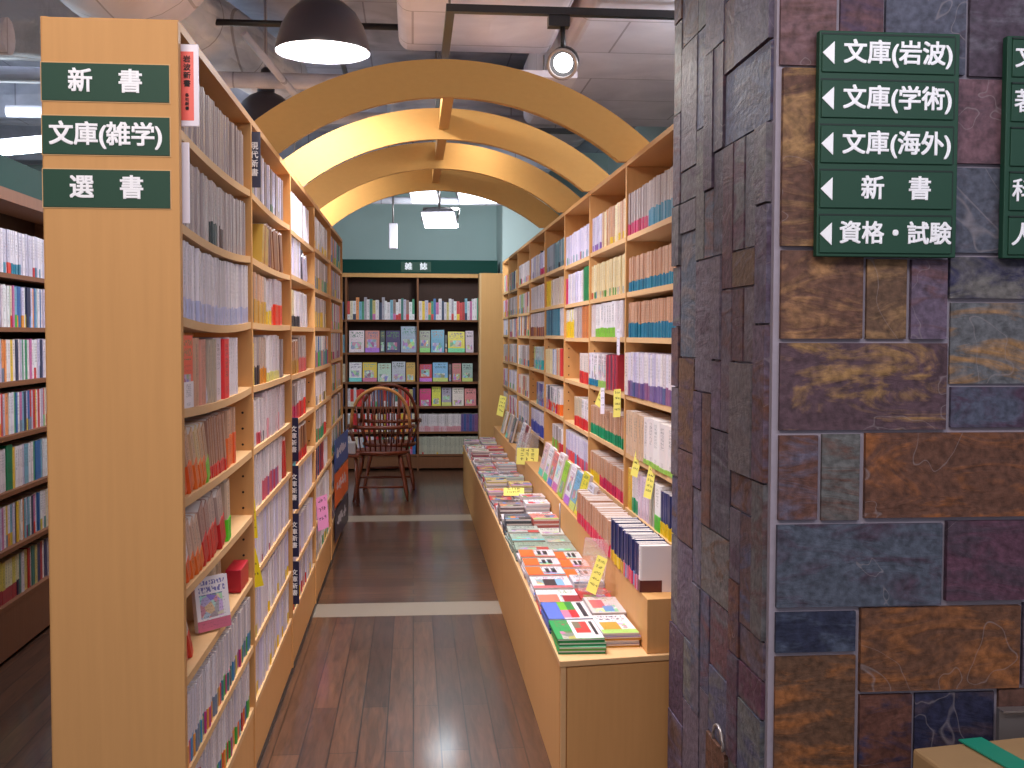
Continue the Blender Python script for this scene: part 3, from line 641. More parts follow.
# ------------------------------------------------------------------ books
GREY = [(178, 160, 156), (168, 150, 148), (188, 172, 168), (160, 142, 140)]
WHITE = [(220, 208, 212), (208, 196, 202), (228, 218, 220), (200, 188, 190)]
LAV = [(206, 196, 220), (196, 188, 214), (220, 212, 228)]
TAN = [(206, 158, 128), (198, 150, 120), (212, 168, 138), (190, 146, 118)]
CREAM = [(226, 206, 160), (220, 196, 150), (228, 214, 180)]
BROWN = [(150, 96, 60), (126, 74, 50), (176, 128, 90), (136, 88, 84)]
MIX = [(220, 208, 212), (208, 60, 60), (230, 190, 60), (60, 110, 170), (70, 150, 110), (226, 226, 226), (236, 150, 90), (190, 180, 200), (200, 110, 160), (50, 60, 90), (226, 210, 180), (222, 216, 220), (226, 214, 216), (120, 170, 190), (228, 222, 224)]
DARKMIX = [(170, 160, 170), (180, 50, 50), (60, 60, 100), (210, 200, 210), (60, 120, 110), (150, 120, 110), (200, 180, 110), (220, 212, 216)]
TEAL = [(30, 128, 156), (26, 116, 148)]; MAG = [(200, 40, 100), (186, 34, 84)]; GRN = [(20, 150, 100), (16, 136, 92)]; PNK = [(226, 60, 96), (216, 50, 90)]
REDB = [(200, 34, 40), (214, 50, 40)]; ORB = [(232, 110, 40), (226, 90, 36)]; YLB = [(232, 196, 40), (226, 186, 30)]; RAIN = [(60, 170, 70), (70, 140, 190), (230, 150, 60), (210, 190, 60), (120, 130, 150), (60, 130, 130), (190, 50, 120)]
RREDS = [(226, 90, 40), (200, 40, 60), (60, 160, 60), (60, 80, 150), (220, 120, 50), (180, 40, 120)]; PURP = [(104, 84, 140), (120, 100, 150), (84, 96, 140), (140, 90, 130)]
NAVY = [(30, 38, 92), (38, 46, 104), (26, 34, 84)]; GOLD = [(206, 160, 50), (190, 140, 60)]
RNAMES = ['red', 'orange', 'yellow', 'green', 'teal', 'blue', 'navy', 'purple', 'pink', 'magenta', 'white', 'grey', 'tan', 'brown', 'cream', 'black', 'lavender', 'light blue', 'lime', 'dark grey']
RVALS = [(200, 40, 45), (232, 110, 45), (230, 195, 45), (30, 145, 90), (30, 120, 140), (60, 100, 170), (30, 38, 92), (110, 88, 140), (230, 140, 170), (205, 40, 110), (222, 212, 216), (172, 156, 152), (202, 154, 124), (130, 82, 56), (226, 206, 165), (30, 28, 30), (204, 196, 218), (120, 165, 195), (120, 190, 70), (100, 95, 100)]
def cname(c): return RNAMES[min(range(len(RVALS)), key=lambda i: sum((a - b2) ** 2 for a, b2 in zip(c, RVALS[i])))]
ONES = ['', 'first', 'second', 'third', 'fourth', 'fifth', 'sixth', 'seventh', 'eighth', 'ninth', 'tenth', 'eleventh', 'twelfth', 'thirteenth', 'fourteenth', 'fifteenth', 'sixteenth', 'seventeenth', 'eighteenth', 'nineteenth']
TENS = ['', '', 'twenty', 'thirty', 'forty', 'fifty', 'sixty', 'seventy', 'eighty', 'ninety']; TENTH = ['', '', 'twentieth', 'thirtieth', 'fortieth', 'fiftieth', 'sixtieth', 'seventieth', 'eightieth', 'ninetieth']
def ordw(n): return ONES[n] if n < 20 else (TENTH[n // 10] if n % 10 == 0 else TENS[n // 10] + '-' + ONES[n % 10])

BOOKS = []
rb = random.Random(21)
def S(w_, t, h, pal, band=None, fr=0.3, lean=0, yaw=0, d=0.11, jt=0.003, gap=0, kind=None, art=False, rev=0, every=1.0, prot=0.0):
    return dict(w=w_, t=t, h=h, pal=pal, band=band, fr=fr, lean=lean, yaw=yaw, d=d, jt=jt, gap=gap, kind=kind, art=art, every=every, prot=prot)
def fill(case, where, rowname, origin, rz, u0, u1, z, segs, kind, sag=0.0, setback=0.018, near_is_left=True, tl=None):
    """origin: case origin; rz its rotation. Local u along the front."""
    Mx = Matrix.Translation(origin) @ Matrix.Rotation(rz, 4, 'Z'); u = u0; row = []
    for s in segs:
        end = u1 if s['w'] is None else min(u1, u + s['w'])
        if s['pal'] is None: u = end; continue
        while True:
            t = s['t'] * rb.uniform(0.78, 1.25); h = s['h'] + rb.uniform(-s['jt'], s['jt']); ln = R(s['lean'] * 2.0 + (rb.uniform(-2.5, 1.5) if s['lean'] else 0)); yw = R(s['yaw'])
            if ln < 0: u = max(u, u0 + (h + 0.004) * math.sin(-ln))
            foot = t / max(0.4, math.cos(ln)) if not s['yaw'] else t * math.cos(yw) + s['d'] * 0.35 * abs(math.sin(yw))
            if u + foot > end + 0.001: break
            band = s['band'] if s['band'] and rb.random() < s['every'] else None
            row.append(dict(u=u, t=t, h=h, d=s['d'], lean=ln, yaw=yw, sag=sagz(u + foot/2 - u0, u1 - u0, sag) if sag else 0, body=rb.choice(s['pal']), band=rb.choice(band) if band else None, fr=s['fr'] * rb.uniform(0.92, 1.08), kind=s['kind'] or kind, art=s['art'], prot=s['prot'] + rb.uniform(-0.004, 0.004)))
            u += foot + s['gap'] + 0.0006
        if s['w'] is not None and s['gap'] >= 0: u = max(u, end) if s['w'] < 0.001 else u
    n = len(row)
    for i, b2 in enumerate(row):
        k = (i if near_is_left else n - 1 - i) + 1
        base = Mx @ Matrix.Translation((b2['u'], setback - b2['prot'], z + b2['sag'] + 0.0005))
        # a leaning book turns about its lower corner; positive lean tips the top towards +u
        rot = Matrix.Rotation(b2['lean'], 4, 'Y') @ Matrix.Rotation(b2['yaw'], 4, 'Z')
        off = Matrix.Identity(4)
        if b2['lean'] > 0: base = base @ Matrix.Translation((0, 0, b2['t'] * math.sin(b2['lean'])))
        b2['m'] = base @ rot
        b2['where'] = where; b2['row'] = rowname; b2['k'] = k; b2['case'] = case
        BOOKS.append(b2)

SHELFW = ['top shelf', 'second shelf', 'third shelf', 'fourth shelf', 'fifth shelf', 'sixth shelf', 'seventh shelf', 'eighth shelf', 'lowest shelf']
BAYW = ['first', 'second', 'third', 'fourth', 'fifth', 'sixth', 'seventh', 'eighth']
ANY = None
def left_row(bay, r, segs, setback=0.012):
    u0, u1 = LB[bay][0] + 0.013, LB[bay][1] - 0.013
    fill('left', BAYW[bay] + ' bay of panel-ended bookcase', SHELFW[r], (LX, LY0, 0), R(90), u0, u1, zl[bay][r], segs, 'paperback', sagd.get((bay, r), 0), setback)
L = left_row
L(0, 0, [S(0.02, 1, 1, None), S(1.04, .0165, .176, GREY)])
L(0, 1, [S(0.02, 1, 1, None), S(.38, .0165, .176, GREY), S(.26, .018, .176, GREY, [(40, 50, 50), (90, 60, 50)], .35, every=.6), S(.42, .0165, .176, GREY)])
L(0, 2, [S(1.12, .0165, .190, WHITE, [(176, 176, 206), (190, 186, 210)], .27)])
L(0, 3, [S(.04, .03, .178, TAN), S(.13, .11, .18, [(236, 90, 60)], [(232, 224, 226)], .38, art=True, yaw=-6), S(.16, .045, .178, TAN), S(.08, .026, .176, [(206, 140, 120)]), S(.07, .02, .12, [(210, 200, 214)], lean=-16), S(.14, .03, .176, [(180, 160, 140)]), S(.16, .10, .18, [(214, 202, 212)]), S(.14, .10, .18, [(226, 40, 44)]), S(.20, .035, .18, [(224, 212, 218)])])
L(0, 4, [S(.07, .04, .12, [(210, 206, 216)], lean=-12), S(.10, .03, .16, TAN, ORB, .5, lean=-14), S(.22, .036, .178, [(214, 186, 140), (206, 166, 130)], ORB, .42, lean=-15), S(.10, .034, .175, [(190, 150, 120)], [(120, 200, 60)], .38, lean=-14), S(.28, .026, .176, [(178, 132, 108), (166, 122, 104)], REDB, .2, lean=-8), S(.16, .034, .176, TAN, ORB, .55)])
L(0, 5, [S(.30, .038, .17, [(206, 170, 150), (218, 206, 206)], ORB, .35, lean=-16), S(.16, .05, .18, [(170, 130, 120)], REDB, .45, lean=-14), S(.30, .055, .18, [(186, 160, 150)], REDB, .5, lean=-13), S(.10, .06, .18, [(204, 176, 150)], [(90, 210, 40)], .4, lean=-4)])
L(0, 6, [S(.08, .04, .14, [(206, 206, 200)], [(70, 160, 200)], .55, lean=-12), S(.14, .05, .15, [(150, 200, 210)], [(60, 160, 190)], .5, lean=-16), S(.10, .03, .17, [(206, 190, 170)], REDB, .5, lean=-18), S(.36, 1, 1, None), S(.16, .03, .17, [(190, 160, 130), (214, 190, 160)], lean=-5)], 0.03)
L(0, 7, [S(1.12, .0155, .178, WHITE, RAIN, .33)])
L(0, 8, [S(1.12, .0155, .176, WHITE, RAIN[:3] + RREDS, .33)])
L(1, 0, [S(.05, 1, 1, None), S(.95, .018, .176, LAV + GREY, [(120, 150, 120), (150, 140, 150)], .2, every=.3)])
L(1, 1, [S(.06, .04, .18, [(90, 80, 90)]), S(.26, 1, 1, None), S(.18, .028, .15, [(190, 150, 60), (170, 110, 60)], lean=8), S(.55, .034, .165, BROWN, lean=-9)])
L(1, 2, [S(.12, .04, .16, [(70, 60, 60), (150, 120, 90)]), S(.36, .05, .18, GREY + TAN, GOLD, .45), S(.20, .028, .17, WHITE, every=.5, band=YLB), S(.36, .07, .185, [(196, 180, 186)], [(232, 60, 24)], .42)])
L(1, 3, [S(.10, .03, .15, YLB + [(90, 70, 50)]), S(.14, .04, .17, GREY, [(40, 30, 40)], .4), S(.20, .035, .17, [(186, 160, 146)], [(206, 130, 30)], .35), S(.42, .05, .18, WHITE, [(220, 210, 120), (190, 200, 210)], .2, art=False), S(.2, .025, .16, GREY)])
L(1, 4, [S(.34, .028, .165, WHITE, [(50, 40, 60), (190, 60, 80)], .25, lean=-5, every=.6), S(.7, .03, .18, [(214, 200, 204), (206, 190, 196)], [(214, 150, 160)], .4, every=.3)])
L(1, 5, [S(.30, .016, .19, WHITE), S(.50, .018, .19, WHITE, [(190, 60, 90), (150, 100, 150), (200, 90, 110)], .42), S(.12, .018, .19, WHITE), S(.2, .028, .17, REDB, lean=-8)])
L(1, 6, [S(1.15, .016, .192, WHITE + LAV, [(170, 110, 120)], .15, every=.06)])
L(1, 7, [S(1.15, .016, .195, WHITE + LAV, YLB + [(200, 190, 120)], .22, every=.22)])
L(1, 8, [S(1.15, .016, .190, WHITE + LAV, YLB, .25, every=.28)])
L(2, 0, [S(.95, .02, .18, LAV + WHITE)])
L(2, 1, [S(.55, .03, .18, LAV + WHITE), S(.12, .05, .15, [(50, 46, 60)]), S(.3, .04, .13, LAV, lean=-14)])
L(2, 2, [S(.5, .03, .17, CREAM + WHITE, [(40, 34, 40)], .3), S(.4, .03, .17, WHITE, lean=-6)])
L(2, 3, [S(.45, .035, .16, TAN, GOLD, .4, lean=-8), S(.4, .04, .18, GREY, [(200, 90, 90)], .4, lean=-6)])
L(2, 4, [S(.35, .04, .17, GREY, MAG, .4, lean=-6), S(.4, .05, .18, WHITE, REDB, .45)])
L(2, 5, [S(.3, .06, .17, [(30, 40, 60)], [(30, 160, 190)], .12), S(.6, .04, .17, GREY + BROWN, REDB, .3, lean=-6)])
L(2, 6, [S(1.1, .017, .18, WHITE + LAV)])
L(2, 7, [S(1.1, .017, .18, WHITE + LAV, REDB, .2, every=.1)])
L(2, 8, [S(1.1, .017, .18, WHITE + LAV, REDB + GRN + YLB, .3, every=.4)])
L(3, 0, [S(1.1, .02, .18, GREY + WHITE, YLB, .25, every=.4)])
L(3, 1, [S(1.1, .022, .18, GREY + WHITE, RAIN, .4, every=.7)])
L(3, 2, [S(1.0, .03, .17, GREY + WHITE, YLB, .5, lean=-4, every=.5)])
L(3, 3, [S(1.1, .024, .18, WHITE + MIX, RAIN, .5)])
L(3, 4, [S(.9, .03, .17, WHITE, YLB + [(40, 40, 40)], .3, every=.6)])
L(3, 5, [S(.9, .035, .18, WHITE + GREY, REDB + GRN, .4)])
L(3, 6, [S(.7, .03, .18, [(40, 50, 90), (220, 210, 214), (190, 50, 50)]), S(.3, .02, .17, WHITE)])
L(3, 7, [S(1.1, .018, .18, WHITE)])
L(3, 8, [S(1.1, .018, .18, WHITE, YLB + GRN, .3, every=.5)])
for r in range(9):
    L(4, r, [S(1.1, .024, .18, MIX if r < 7 else WHITE, RAIN, .3, every=.5)])

def right_row(bay, r, segs, setback=0.012, z=None, kind='bunko'):
    k = 7 - bay; u0, u1 = RB[k][0] + 0.013, RB[k][1] - 0.013
    rn = SHELFW[r] if r < 6 else 'bench ledge'
    if r < 6: fill('right', BAYW[bay] + ' bay of wall bookcase', rn, (RX, RTOT, 0), R(-90), u0, u1, zr[k][r], segs, 'pocket_book', 0, setback, False)
    else: fill('right', 'below ' + BAYW[bay] + ' bay of wall bookcase', rn, (LXF, RTOT, 0), R(-90), u0, u1, LZ, segs, 'pocket_book', 0, -0.004, False)
Q = right_row
Q(0, 0, [S(.42, .017, .185, GREY, MAG, .28), S(.75, .017, .185, GREY, TEAL, .38)])
Q(0, 1, [S(None, .0165, .150, TAN, TEAL, .30)])
Q(0, 2, [S(.02, .016, .15, NAVY), S(None, .0165, .152, TAN, TEAL, .40)])
Q(0, 3, [S(.16, .07, .19, [(222, 206, 204)], art=False), S(1.2, .042, .19, LAV + WHITE, PURP, .34)], 0.0)
Q(0, 4, [S(.44, .06, .19, [(206, 172, 142), (214, 182, 154)], d=.13), S(.6, .10, .19, [(226, 214, 212), (232, 224, 222)], [(150, 190, 80)], .10, d=.13)], 0.0)
Q(0, 5, [S(.10, .03, .18, [(214, 170, 60), (222, 204, 200)]), S(.14, .035, .18, WHITE, GRN, .35), S(.22, .035, .18, [(214, 190, 206), (200, 182, 200)]), S(.13, .03, .175, [(150, 160, 150), (190, 176, 160)]), S(.2, .13, .185, [(226, 220, 220)], [(90, 190, 60)], .36), S(.3, .024, .17, NAVY, YLB, .3)])
Q(0, 6, [S(.50, .0175, .150, TAN, PNK, .34), S(.30, .022, .165, NAVY, YLB + GOLD, .26), S(.28, .022, .165, NAVY, PNK + [(90, 150, 200), (200, 120, 150)], .3), S(.06, .03, .165, [(224, 214, 218)], [(90, 40, 36)], .25)])
Q(1, 0, [S(.30, .02, .18, LAV, [(140, 100, 180)], .2, every=.5), S(.66, .02, .18, CREAM + TAN, YLB, .2, every=.4)])
Q(1, 1, [S(None, .02, .178, CREAM, [(190, 80, 50), (60, 130, 170), (90, 150, 60)], .2, every=.3)])
Q(1, 2, [S(.12, .04, .17, [(206, 190, 190)]), S(.6, .085, .172, [(228, 220, 222)], [(130, 190, 60)], .26), S(.2, .02, .17, WHITE)])
Q(1, 3, [S(.3, .06, .17, [(216, 206, 216), (226, 216, 220)], TEAL, .2, art=True), S(.3, .05, .17, WHITE, [(150, 190, 90)], .2, art=True), S(.26, .03, .17, [(190, 60, 80), (226, 216, 218), (90, 60, 80)])], 0.0)
Q(1, 4, [S(None, .0165, .150, TAN, GRN, .36)])
Q(1, 5, [S(.32, .0165, .150, TAN, YLB, .36), S(None, .0165, .150, TAN, MAG + PNK, .36)])
Q(1, 6, [S(.60, 1, 1, None), S(None, .0175, .150, TAN, PNK, .34)])
Q(2, 0, [S(None, .018, .178, LAV, [(80, 140, 160), (180, 90, 130), (60, 150, 90)], .25, every=.5)])
Q(2, 1, [S(.12, .025, .16, MAG + [(70, 40, 60)]), S(.6, .03, .18, LAV + WHITE), S(.2, .06, .19, [(30, 120, 70)])])
Q(2, 2, [S(.36, .04, .17, [(226, 214, 140), (220, 210, 214)], YLB, .6), S(.3, .06, .18, GREY), S(.25, .06, .18, [(206, 120, 60), (190, 110, 60)])])
Q(2, 3, [S(.55, 1, 1, None), S(.36, .09, .17, [(214, 196, 190)], REDB, .4)])
Q(2, 4, [S(.4, 1, 1, None), S(.25, .04, .17, [(196, 176, 150)], REDB, .35), S(.3, .05, .17, WHITE, REDB, .35, art=True)])
Q(2, 5, [S(None, .026, .175, LAV, [(220, 90, 120), (226, 70, 80), (90, 140, 190), (200, 60, 100)], .36)])
Q(3, 0, [S(None, .02, .178, [(120, 130, 140), (160, 160, 170), (90, 130, 140)], [(60, 60, 70)], .2, every=.4)])
Q(3, 1, [S(.3, .06, .18, YLB), S(.6, .04, .178, [(206, 186, 160), (214, 196, 190)])])
Q(3, 2, [S(.75, .024, .178, [(60, 120, 140), (80, 130, 150), (70, 100, 120)]), S(.2, .04, .178, WHITE)])
Q(3, 3, [S(.4, .035, .17, CREAM), S(.2, .035, .17, [(80, 90, 170), (220, 214, 216)]), S(.3, .06, .18, [(206, 60, 60), (216, 190, 150)])])
Q(3, 4, [S(.85, .06, .17, WHITE + [(70, 70, 90)], ORB + REDB, .4, art=True)])
Q(3, 5, [S(.4, 1, 1, None), S(.5, .05, .16, GREY + WHITE, [(200, 40, 60), (130, 190, 70)], .4)])
Q(4, 0, [S(.6, .03, .17, WHITE + LAV, PURP, .3, every=.4), S(.08, .07, .19, [(30, 24, 30)]), S(.3, .03, .17, LAV, MAG, .3)])
Q(4, 1, [S(.95, .02, .178, WHITE)]); Q(4, 2, [S(.95, .03, .178, WHITE, [(150, 90, 90), (190, 120, 60)], .4)])
Q(4, 3, [S(.2, 1, 1, None), S(.6, .07, .17, [(200, 200, 120), (190, 200, 200)], [(60, 180, 190)], .4, art=True)])
Q(4, 4, [S(.4, 1, 1, None), S(.5, .05, .17, [(190, 180, 200), (80, 80, 140)], PURP, .4, art=True)])
Q(4, 5, [S(.9, .09, .18, LAV, [(50, 70, 170)], .5)])
PALS = [WHITE + LAV, GREY + WHITE, WHITE + MAG + LAV, MIX, [(190, 50, 60), (214, 196, 170), (226, 216, 218)], WHITE, MIX]
for bay in (5, 6, 7):
    for r in range(6):
        Q(bay, r, [S(.9, .03, .172, rb.choice(PALS), RAIN + REDB, .3, every=.35)])

def far_row(bay, r, segs): fill('side', BAYW[bay] + ' bay of side-aisle bookcase', SHELFW[r] if r < 6 else SHELFW[8], (FX, 4.0, 0), R(90), FLB[bay][0] + .013, FLB[bay][1] - .013, ZF[r], segs, 'hardcover_book', 0, 0.03)
for r in range(7):
    far_row(0, r, [S(.68, 1, 1, None), S(.4, .022, .20, MIX if r else [(190, 140, 100), (90, 60, 100), (150, 100, 80), (226, 216, 210)], d=.15)])
    if r == 0: sg = [S(.2, .03, .215, [(226, 210, 60), (216, 206, 200)], d=.15), S(1.2, .026, .21, [(206, 200, 214), (190, 186, 206), (222, 216, 226)], REDB + TEAL, .25, every=.3, d=.15)]
    elif r == 4: sg = [S(.25, .03, .21, [(20, 80, 90), (30, 70, 80)], d=.15), S(.14, .03, .2, WHITE, d=.15), S(.12, .11, .22, [(190, 180, 200)], REDB, .4, d=.15), S(.1, .09, .22, [(20, 120, 80)], d=.15), S(1, .03, .2, MIX, d=.15)]
    elif r == 6: sg = [S(.5, .03, .20, [(206, 190, 90), (216, 206, 170)], [(40, 34, 70), (160, 50, 60)], .35, d=.15), S(1, .03, .2, DARKMIX, d=.15)]
    else: sg = [S(1.45, .026, .20, MIX + LAV, RAIN + REDB, .3, every=.3, d=.15)]
    far_row(1, r, sg)

def back_row(bay, r, segs): fill('back', ['edge', 'middle', 'last'][bay] + ' bay of brown back bookcase', SHELFW[r] if r < 5 else SHELFW[8], (-1.455, BY, 0), 0, BB[bay][0] + .013, BB[bay][1] - .013, ZB[r], segs, 'hardcover_book', 0, 0.03)
for bay, rs in ((1, (0, 3, 4, 5)), (2, (0, 4, 5))):
    for r in rs:
        pal = {0: DARKMIX + MIX + [(60, 130, 100)], 3: DARKMIX + REDB + [(60, 100, 150)], 4: MIX + REDB + [(90, 110, 160)], 5: MIX}[r]
        if bay == 2 and r == 4: back_row(2, 4, [S(.5, .02, .2, WHITE, [(214, 150, 160), (220, 180, 190)], .3, d=.15), S(.3, .03, .2, PURP + [(60, 90, 150)], d=.15)])
        elif bay == 2 and r == 5: back_row(2, 5, [S(.8, .018, .2, [(178, 176, 160), (190, 188, 170)], REDB + YLB, .1, every=.1, d=.15)])
        else: back_row(bay, r, [S(.85, .03, .225 if r == 0 else .2, pal, MIX, .3, every=.4, d=.15, jt=.03 if r == 0 else .012)])
for r in range(6): back_row(0, r, [S(.4, 1, 1, None), S(.3, .03, .2, MIX, d=.15)])

# ---- meshes of a book
def cover_mesh():
    m = MB(); b0 = 0
    sx, t_ = 0.10, 0.05
    prof = [(0.0, 1.0), (0.0, 0.05), (0.10, 0.0), (0.90, 0.0), (1.0, 0.05), (1.0, 1.0)]
    inn = [(0.07, 1.0), (0.07, 0.06), (0.12, 0.03), (0.88, 0.03), (0.93, 0.06), (0.93, 1.0)]
    n = 6
    for z in (0, 1): m.v += [(x, y, z) for x, y in prof]
    for z in (0, 1): m.v += [(x, y, z) for x, y in inn]
    for i in range(n - 1):
        uv = None
        if i == 2: uv = [(0, 0), (1, 0), (1, 1), (0, 1)]
        m.face([i, i + 1, n + i + 1, n + i], 0, uv=uv)
        m.face([12 + i + 1, 12 + i, 18 + i, 18 + i + 1], 0)
        m.face([i + 1, i, 12 + i, 12 + i + 1], 0); m.face([n + i, n + i + 1, 18 + i + 1, 18 + i], 0)
    m.face([0, n, 18, 12]); m.face([5, 17, 23, 11])
    # front cover uv when seen from the side
    return m
cm = cover_mesh()
me_cover = cm.mesh('cover', [M['spine_obj']], True)
cm2 = cover_mesh()
for i, f_ in enumerate(cm2.f):   # broad spine printed like a cover
    pass
me_cover_art = cm2.mesh('cover', [M['art_obj']], True)
m = MB(); m.box(0.075, 0.925, 0.035, 0.965, 0.012, 0.996); me_page = m.mesh('page_block', [M['paper']])
m = MB(); prof = [(-0.012, 0.7), (-0.012, 0.045), (0.09, -0.012), (0.91, -0.012), (1.012, 0.045), (1.012, 0.7)]
for z in (0.002, 1): m.v += [(x, y, z) for x, y in prof]
for i in range(5): m.face([i, i + 1, 7 + i, 6 + i], uv=[(0, 0), (1, 0), (1, 1), (0, 1)] if i == 2 else None)
inn = [(-0.001, 0.7), (-0.001, 0.051), (0.1, -0.001), (0.9, -0.001), (1.001, 0.051), (1.001, 0.7)]
b0 = len(m.v)
for z in (0.002, 1): m.v += [(x, y, z) for x, y in inn]
for i in range(5):
    m.face([6 + i, 7 + i, b0 + 7 + i, b0 + 6 + i]); m.face([i + 1, i, b0 + i, b0 + i + 1])
me_band = m.mesh('paper_band', [M['spine_obj']], True)

def simple_book(mb, mat, w_, d, h, body, band, fr, seed, art=False):
    """append one book as a box with printed spine to mb"""
    r = rgb(body, seed); pg = rgb((222, 210, 204), seed); P = [(0, 0), (w_, 0), (w_, d), (0, d)]
    zs_ = [0, h] if not band else [0, fr * h, h]
    off = len(mb.v)
    for k, z in enumerate(zs_): mb.v += [tuple(mat @ Vector((x, y, z))) for x, y in P]
    for k in range(len(zs_) - 1):
        c = rgb(band, seed) if band and k == 0 else r; a = off + 4 * k
        v0, v1 = zs_[k] / h, zs_[k + 1] / h
        mb.face([a, a + 1, a + 5, a + 4], 1 if art else 0, col=c, uv=[(0, v0), (1, v0), (1, v1), (0, v1)])
        mb.face([a + 1, a + 2, a + 6, a + 5], 0, col=c); mb.face([a + 3, a, a + 4, a + 7], 0, col=c)
        mb.face([a + 2, a + 3, a + 7, a + 6], 0, col=pg)
    mb.face([off + 3, off + 2, off + 1, off], 0, col=pg); a = off + 4 * (len(zs_) - 1)
    mb.face([a, a + 1, a + 2, a + 3], 0, col=pg)

def area(b2):
    pts = [proj(b2['m'] @ Vector(p)) for p in ((0, 0, 0), (b2['t'], 0, 0), (b2['t'], 0, b2['h']), (0, 0, b2['h']))]
    if any(p is None for p in pts): return 0
    if max(p[0] for p in pts) < 0 or min(p[0] for p in pts) > 1024 or min(p[1] for p in pts) > 768 or max(p[1] for p in pts) < 0: return 0
    mx = sum(p[0] for p in pts) / 4
    if b2['case'] == 'right' and mx > 674: return 0
    if b2['case'] == 'side' and mx > 40: return 0
    if b2['case'] == 'back' and mx < 346: return 0
    xs = [min(1024, max(0, p[0])) for p in pts]; ys = [min(768, max(0, p[1])) for p in pts]; s = 0
    for i in range(4): s += xs[i] * ys[(i + 1) % 4] - xs[(i + 1) % 4] * ys[i]
    return abs(s) / 2
by = {}
for b2 in BOOKS: b2['a'] = area(b2); by.setdefault(b2['kind'], []).append(b2)
KW = {'paperback': 'paperback', 'pocket_book': 'pocket book', 'hardcover_book': 'hardback'}
GRP = {'paperback': 'paperbacks in the panel-ended bookcase', 'pocket_book': 'pocket books in the wall bookcase', 'hardcover_book': 'books in the dark wood bookcases'}
def lab(b2):
    s = cname(b2['body']) + ' ' + KW[b2['kind']]
    if b2['band']: s += ', ' + cname(b2['band']) + ' band'
    end = ' from far end' if False else ''
    return s + ', ' + ordw(b2['k']) + ' along ' + b2['row'] + ', ' + b2['where']
for kind, lst in by.items():
    lst.sort(key=lambda q: -q['a'])
    single = [q for q in lst[:300] if q['a'] > 1.0]; rest = lst[len(single):]
    for q in single:
        seed = rb.random(); full = kind != 'hardcover_book'
        if full:
            e = empty(kind, (0, 0, 0), lab(q), 'book', GRP[kind]); e.empty_display_size = 0.02
            e.matrix_world = q['m'] @ Matrix.Diagonal((q['t'], q['d'], q['h'], 1))
            o = bpy.data.objects.new('cover', me_cover_art if q['art'] else me_cover); o.color = rgb(q['body'], seed); o.parent = e; COL.objects.link(o)
            o = bpy.data.objects.new('page_block', me_page); o.parent = e; COL.objects.link(o)
            if q['band']:
                o = bpy.data.objects.new('paper_band', me_band); o.color = rgb(q['band'], seed); o.parent = e; o.scale = (1, 1, q['fr']); COL.objects.link(o)
        else:
            m = MB(); simple_book(m, Matrix.Identity(4), q['t'], q['d'], q['h'], q['body'], q['band'], q['fr'], seed, q['art'])
            o = m.obj(kind, [M['spine_attr'], M['art_attr']], attrs=True); o.matrix_world = q['m']; tag(o, lab(q), 'book', GRP[kind])
    if rest:
        m = MB()
        for q in rest: simple_book(m, q['m'], q['t'], q['d'], q['h'], q['body'], q['band'], q['fr'], rb.random(), q['art'])
        o = m.obj(kind + '_rows', [M['spine_attr'], M['art_attr']], attrs=True)
        tag(o, {'paperback': 'remaining small paperbacks filling the farther panel-ended bookcase bays', 'pocket_book': 'remaining small pocket books filling the farther wall bookcase bays', 'hardcover_book': 'remaining books in the dark side and back bookcases'}[kind], 'books', kind='stuff')

# ---- face-out display books
def display(mat_, w_, h, t, c, label, group, name='display_book', lean=10, art=True):
    m = MB(); sd = rb.random(); cc = rgb(c, sd)
    m.box(0.001, w_ - 0.001, 0.002, t - 0.002, 0.001, h - 0.002, 0, col=rgb((222, 212, 206), sd))
    root = bpy.data.objects.new(name, None); COL.objects.link(root); root.matrix_world = mat_ @ Matrix.Translation((0, 0, t * math.sin(R(lean)))) @ Matrix.Rotation(R(-lean), 4, 'X'); tag(root, label, 'book', group)
    m.obj('page_block', M['paper'], root)
    m = MB(); b0 = 0; m.v += [(0, 0, 0), (w_, 0, 0), (w_, 0, h), (0, 0, h), (0, 0.0015, 0), (w_, 0.0015, 0), (w_, 0.0015, h), (0, 0.0015, h)]
    m.face([0, 1, 2, 3], 0, col=cc, uv=[(0, 0), (1, 0), (1, 1), (0, 1)])
    for q in ((5, 4, 7, 6), (4, 5, 1, 0), (1, 5, 6, 2), (2, 6, 7, 3), (3, 7, 4, 0)): m.face(q, 0, col=cc)
    m.box(0, 0.0015, 0.0015, t, 0, h, 0, col=cc); m.box(0, w_, t - 0.0015, t, 0, h, 0, col=cc)
    m.obj('cover', [M['art_attr']], root, attrs=True)
    return root
def face_row(org, rz, u, z, items, where, group, lean=10, y=0.04):
    Mx = Matrix.Translation(org) @ Matrix.Rotation(rz, 4, 'Z')
    for i, (w_, h, c, desc) in enumerate(items):
        display(Mx @ Matrix.Translation((u, y, z + 0.001)), w_, h, 0.02, c, desc + ' standing face-out, ' + where, group, lean=lean); u += w_ + 0.012
OB = (-1.455, BY, 0)
G1 = 'face-out books in the back bookcase'
face_row(OB, 0, .73, ZB[1], [(.17, .25, (226, 206, 212), 'pale pink book'), (.16, .25, (206, 130, 120), 'rose-brown book'), (.05, .25, (70, 80, 80), 'narrow dark book'), (.16, .25, (60, 40, 90), 'purple book'), (.19, .30, (150, 160, 180), 'tall blue-grey book')], 'second shelf of middle bay', G1)
face_row(OB, 0, .73, ZB[2], [(.14, .22, (226, 220, 222), 'white book'), (.16, .22, (222, 186, 50), 'yellow book'), (.15, .21, (176, 200, 180), 'pale green book'), (.15, .23, (180, 180, 190), 'grey book'), (.10, .22, (196, 150, 60), 'golden book')], 'third shelf of middle bay', G1)
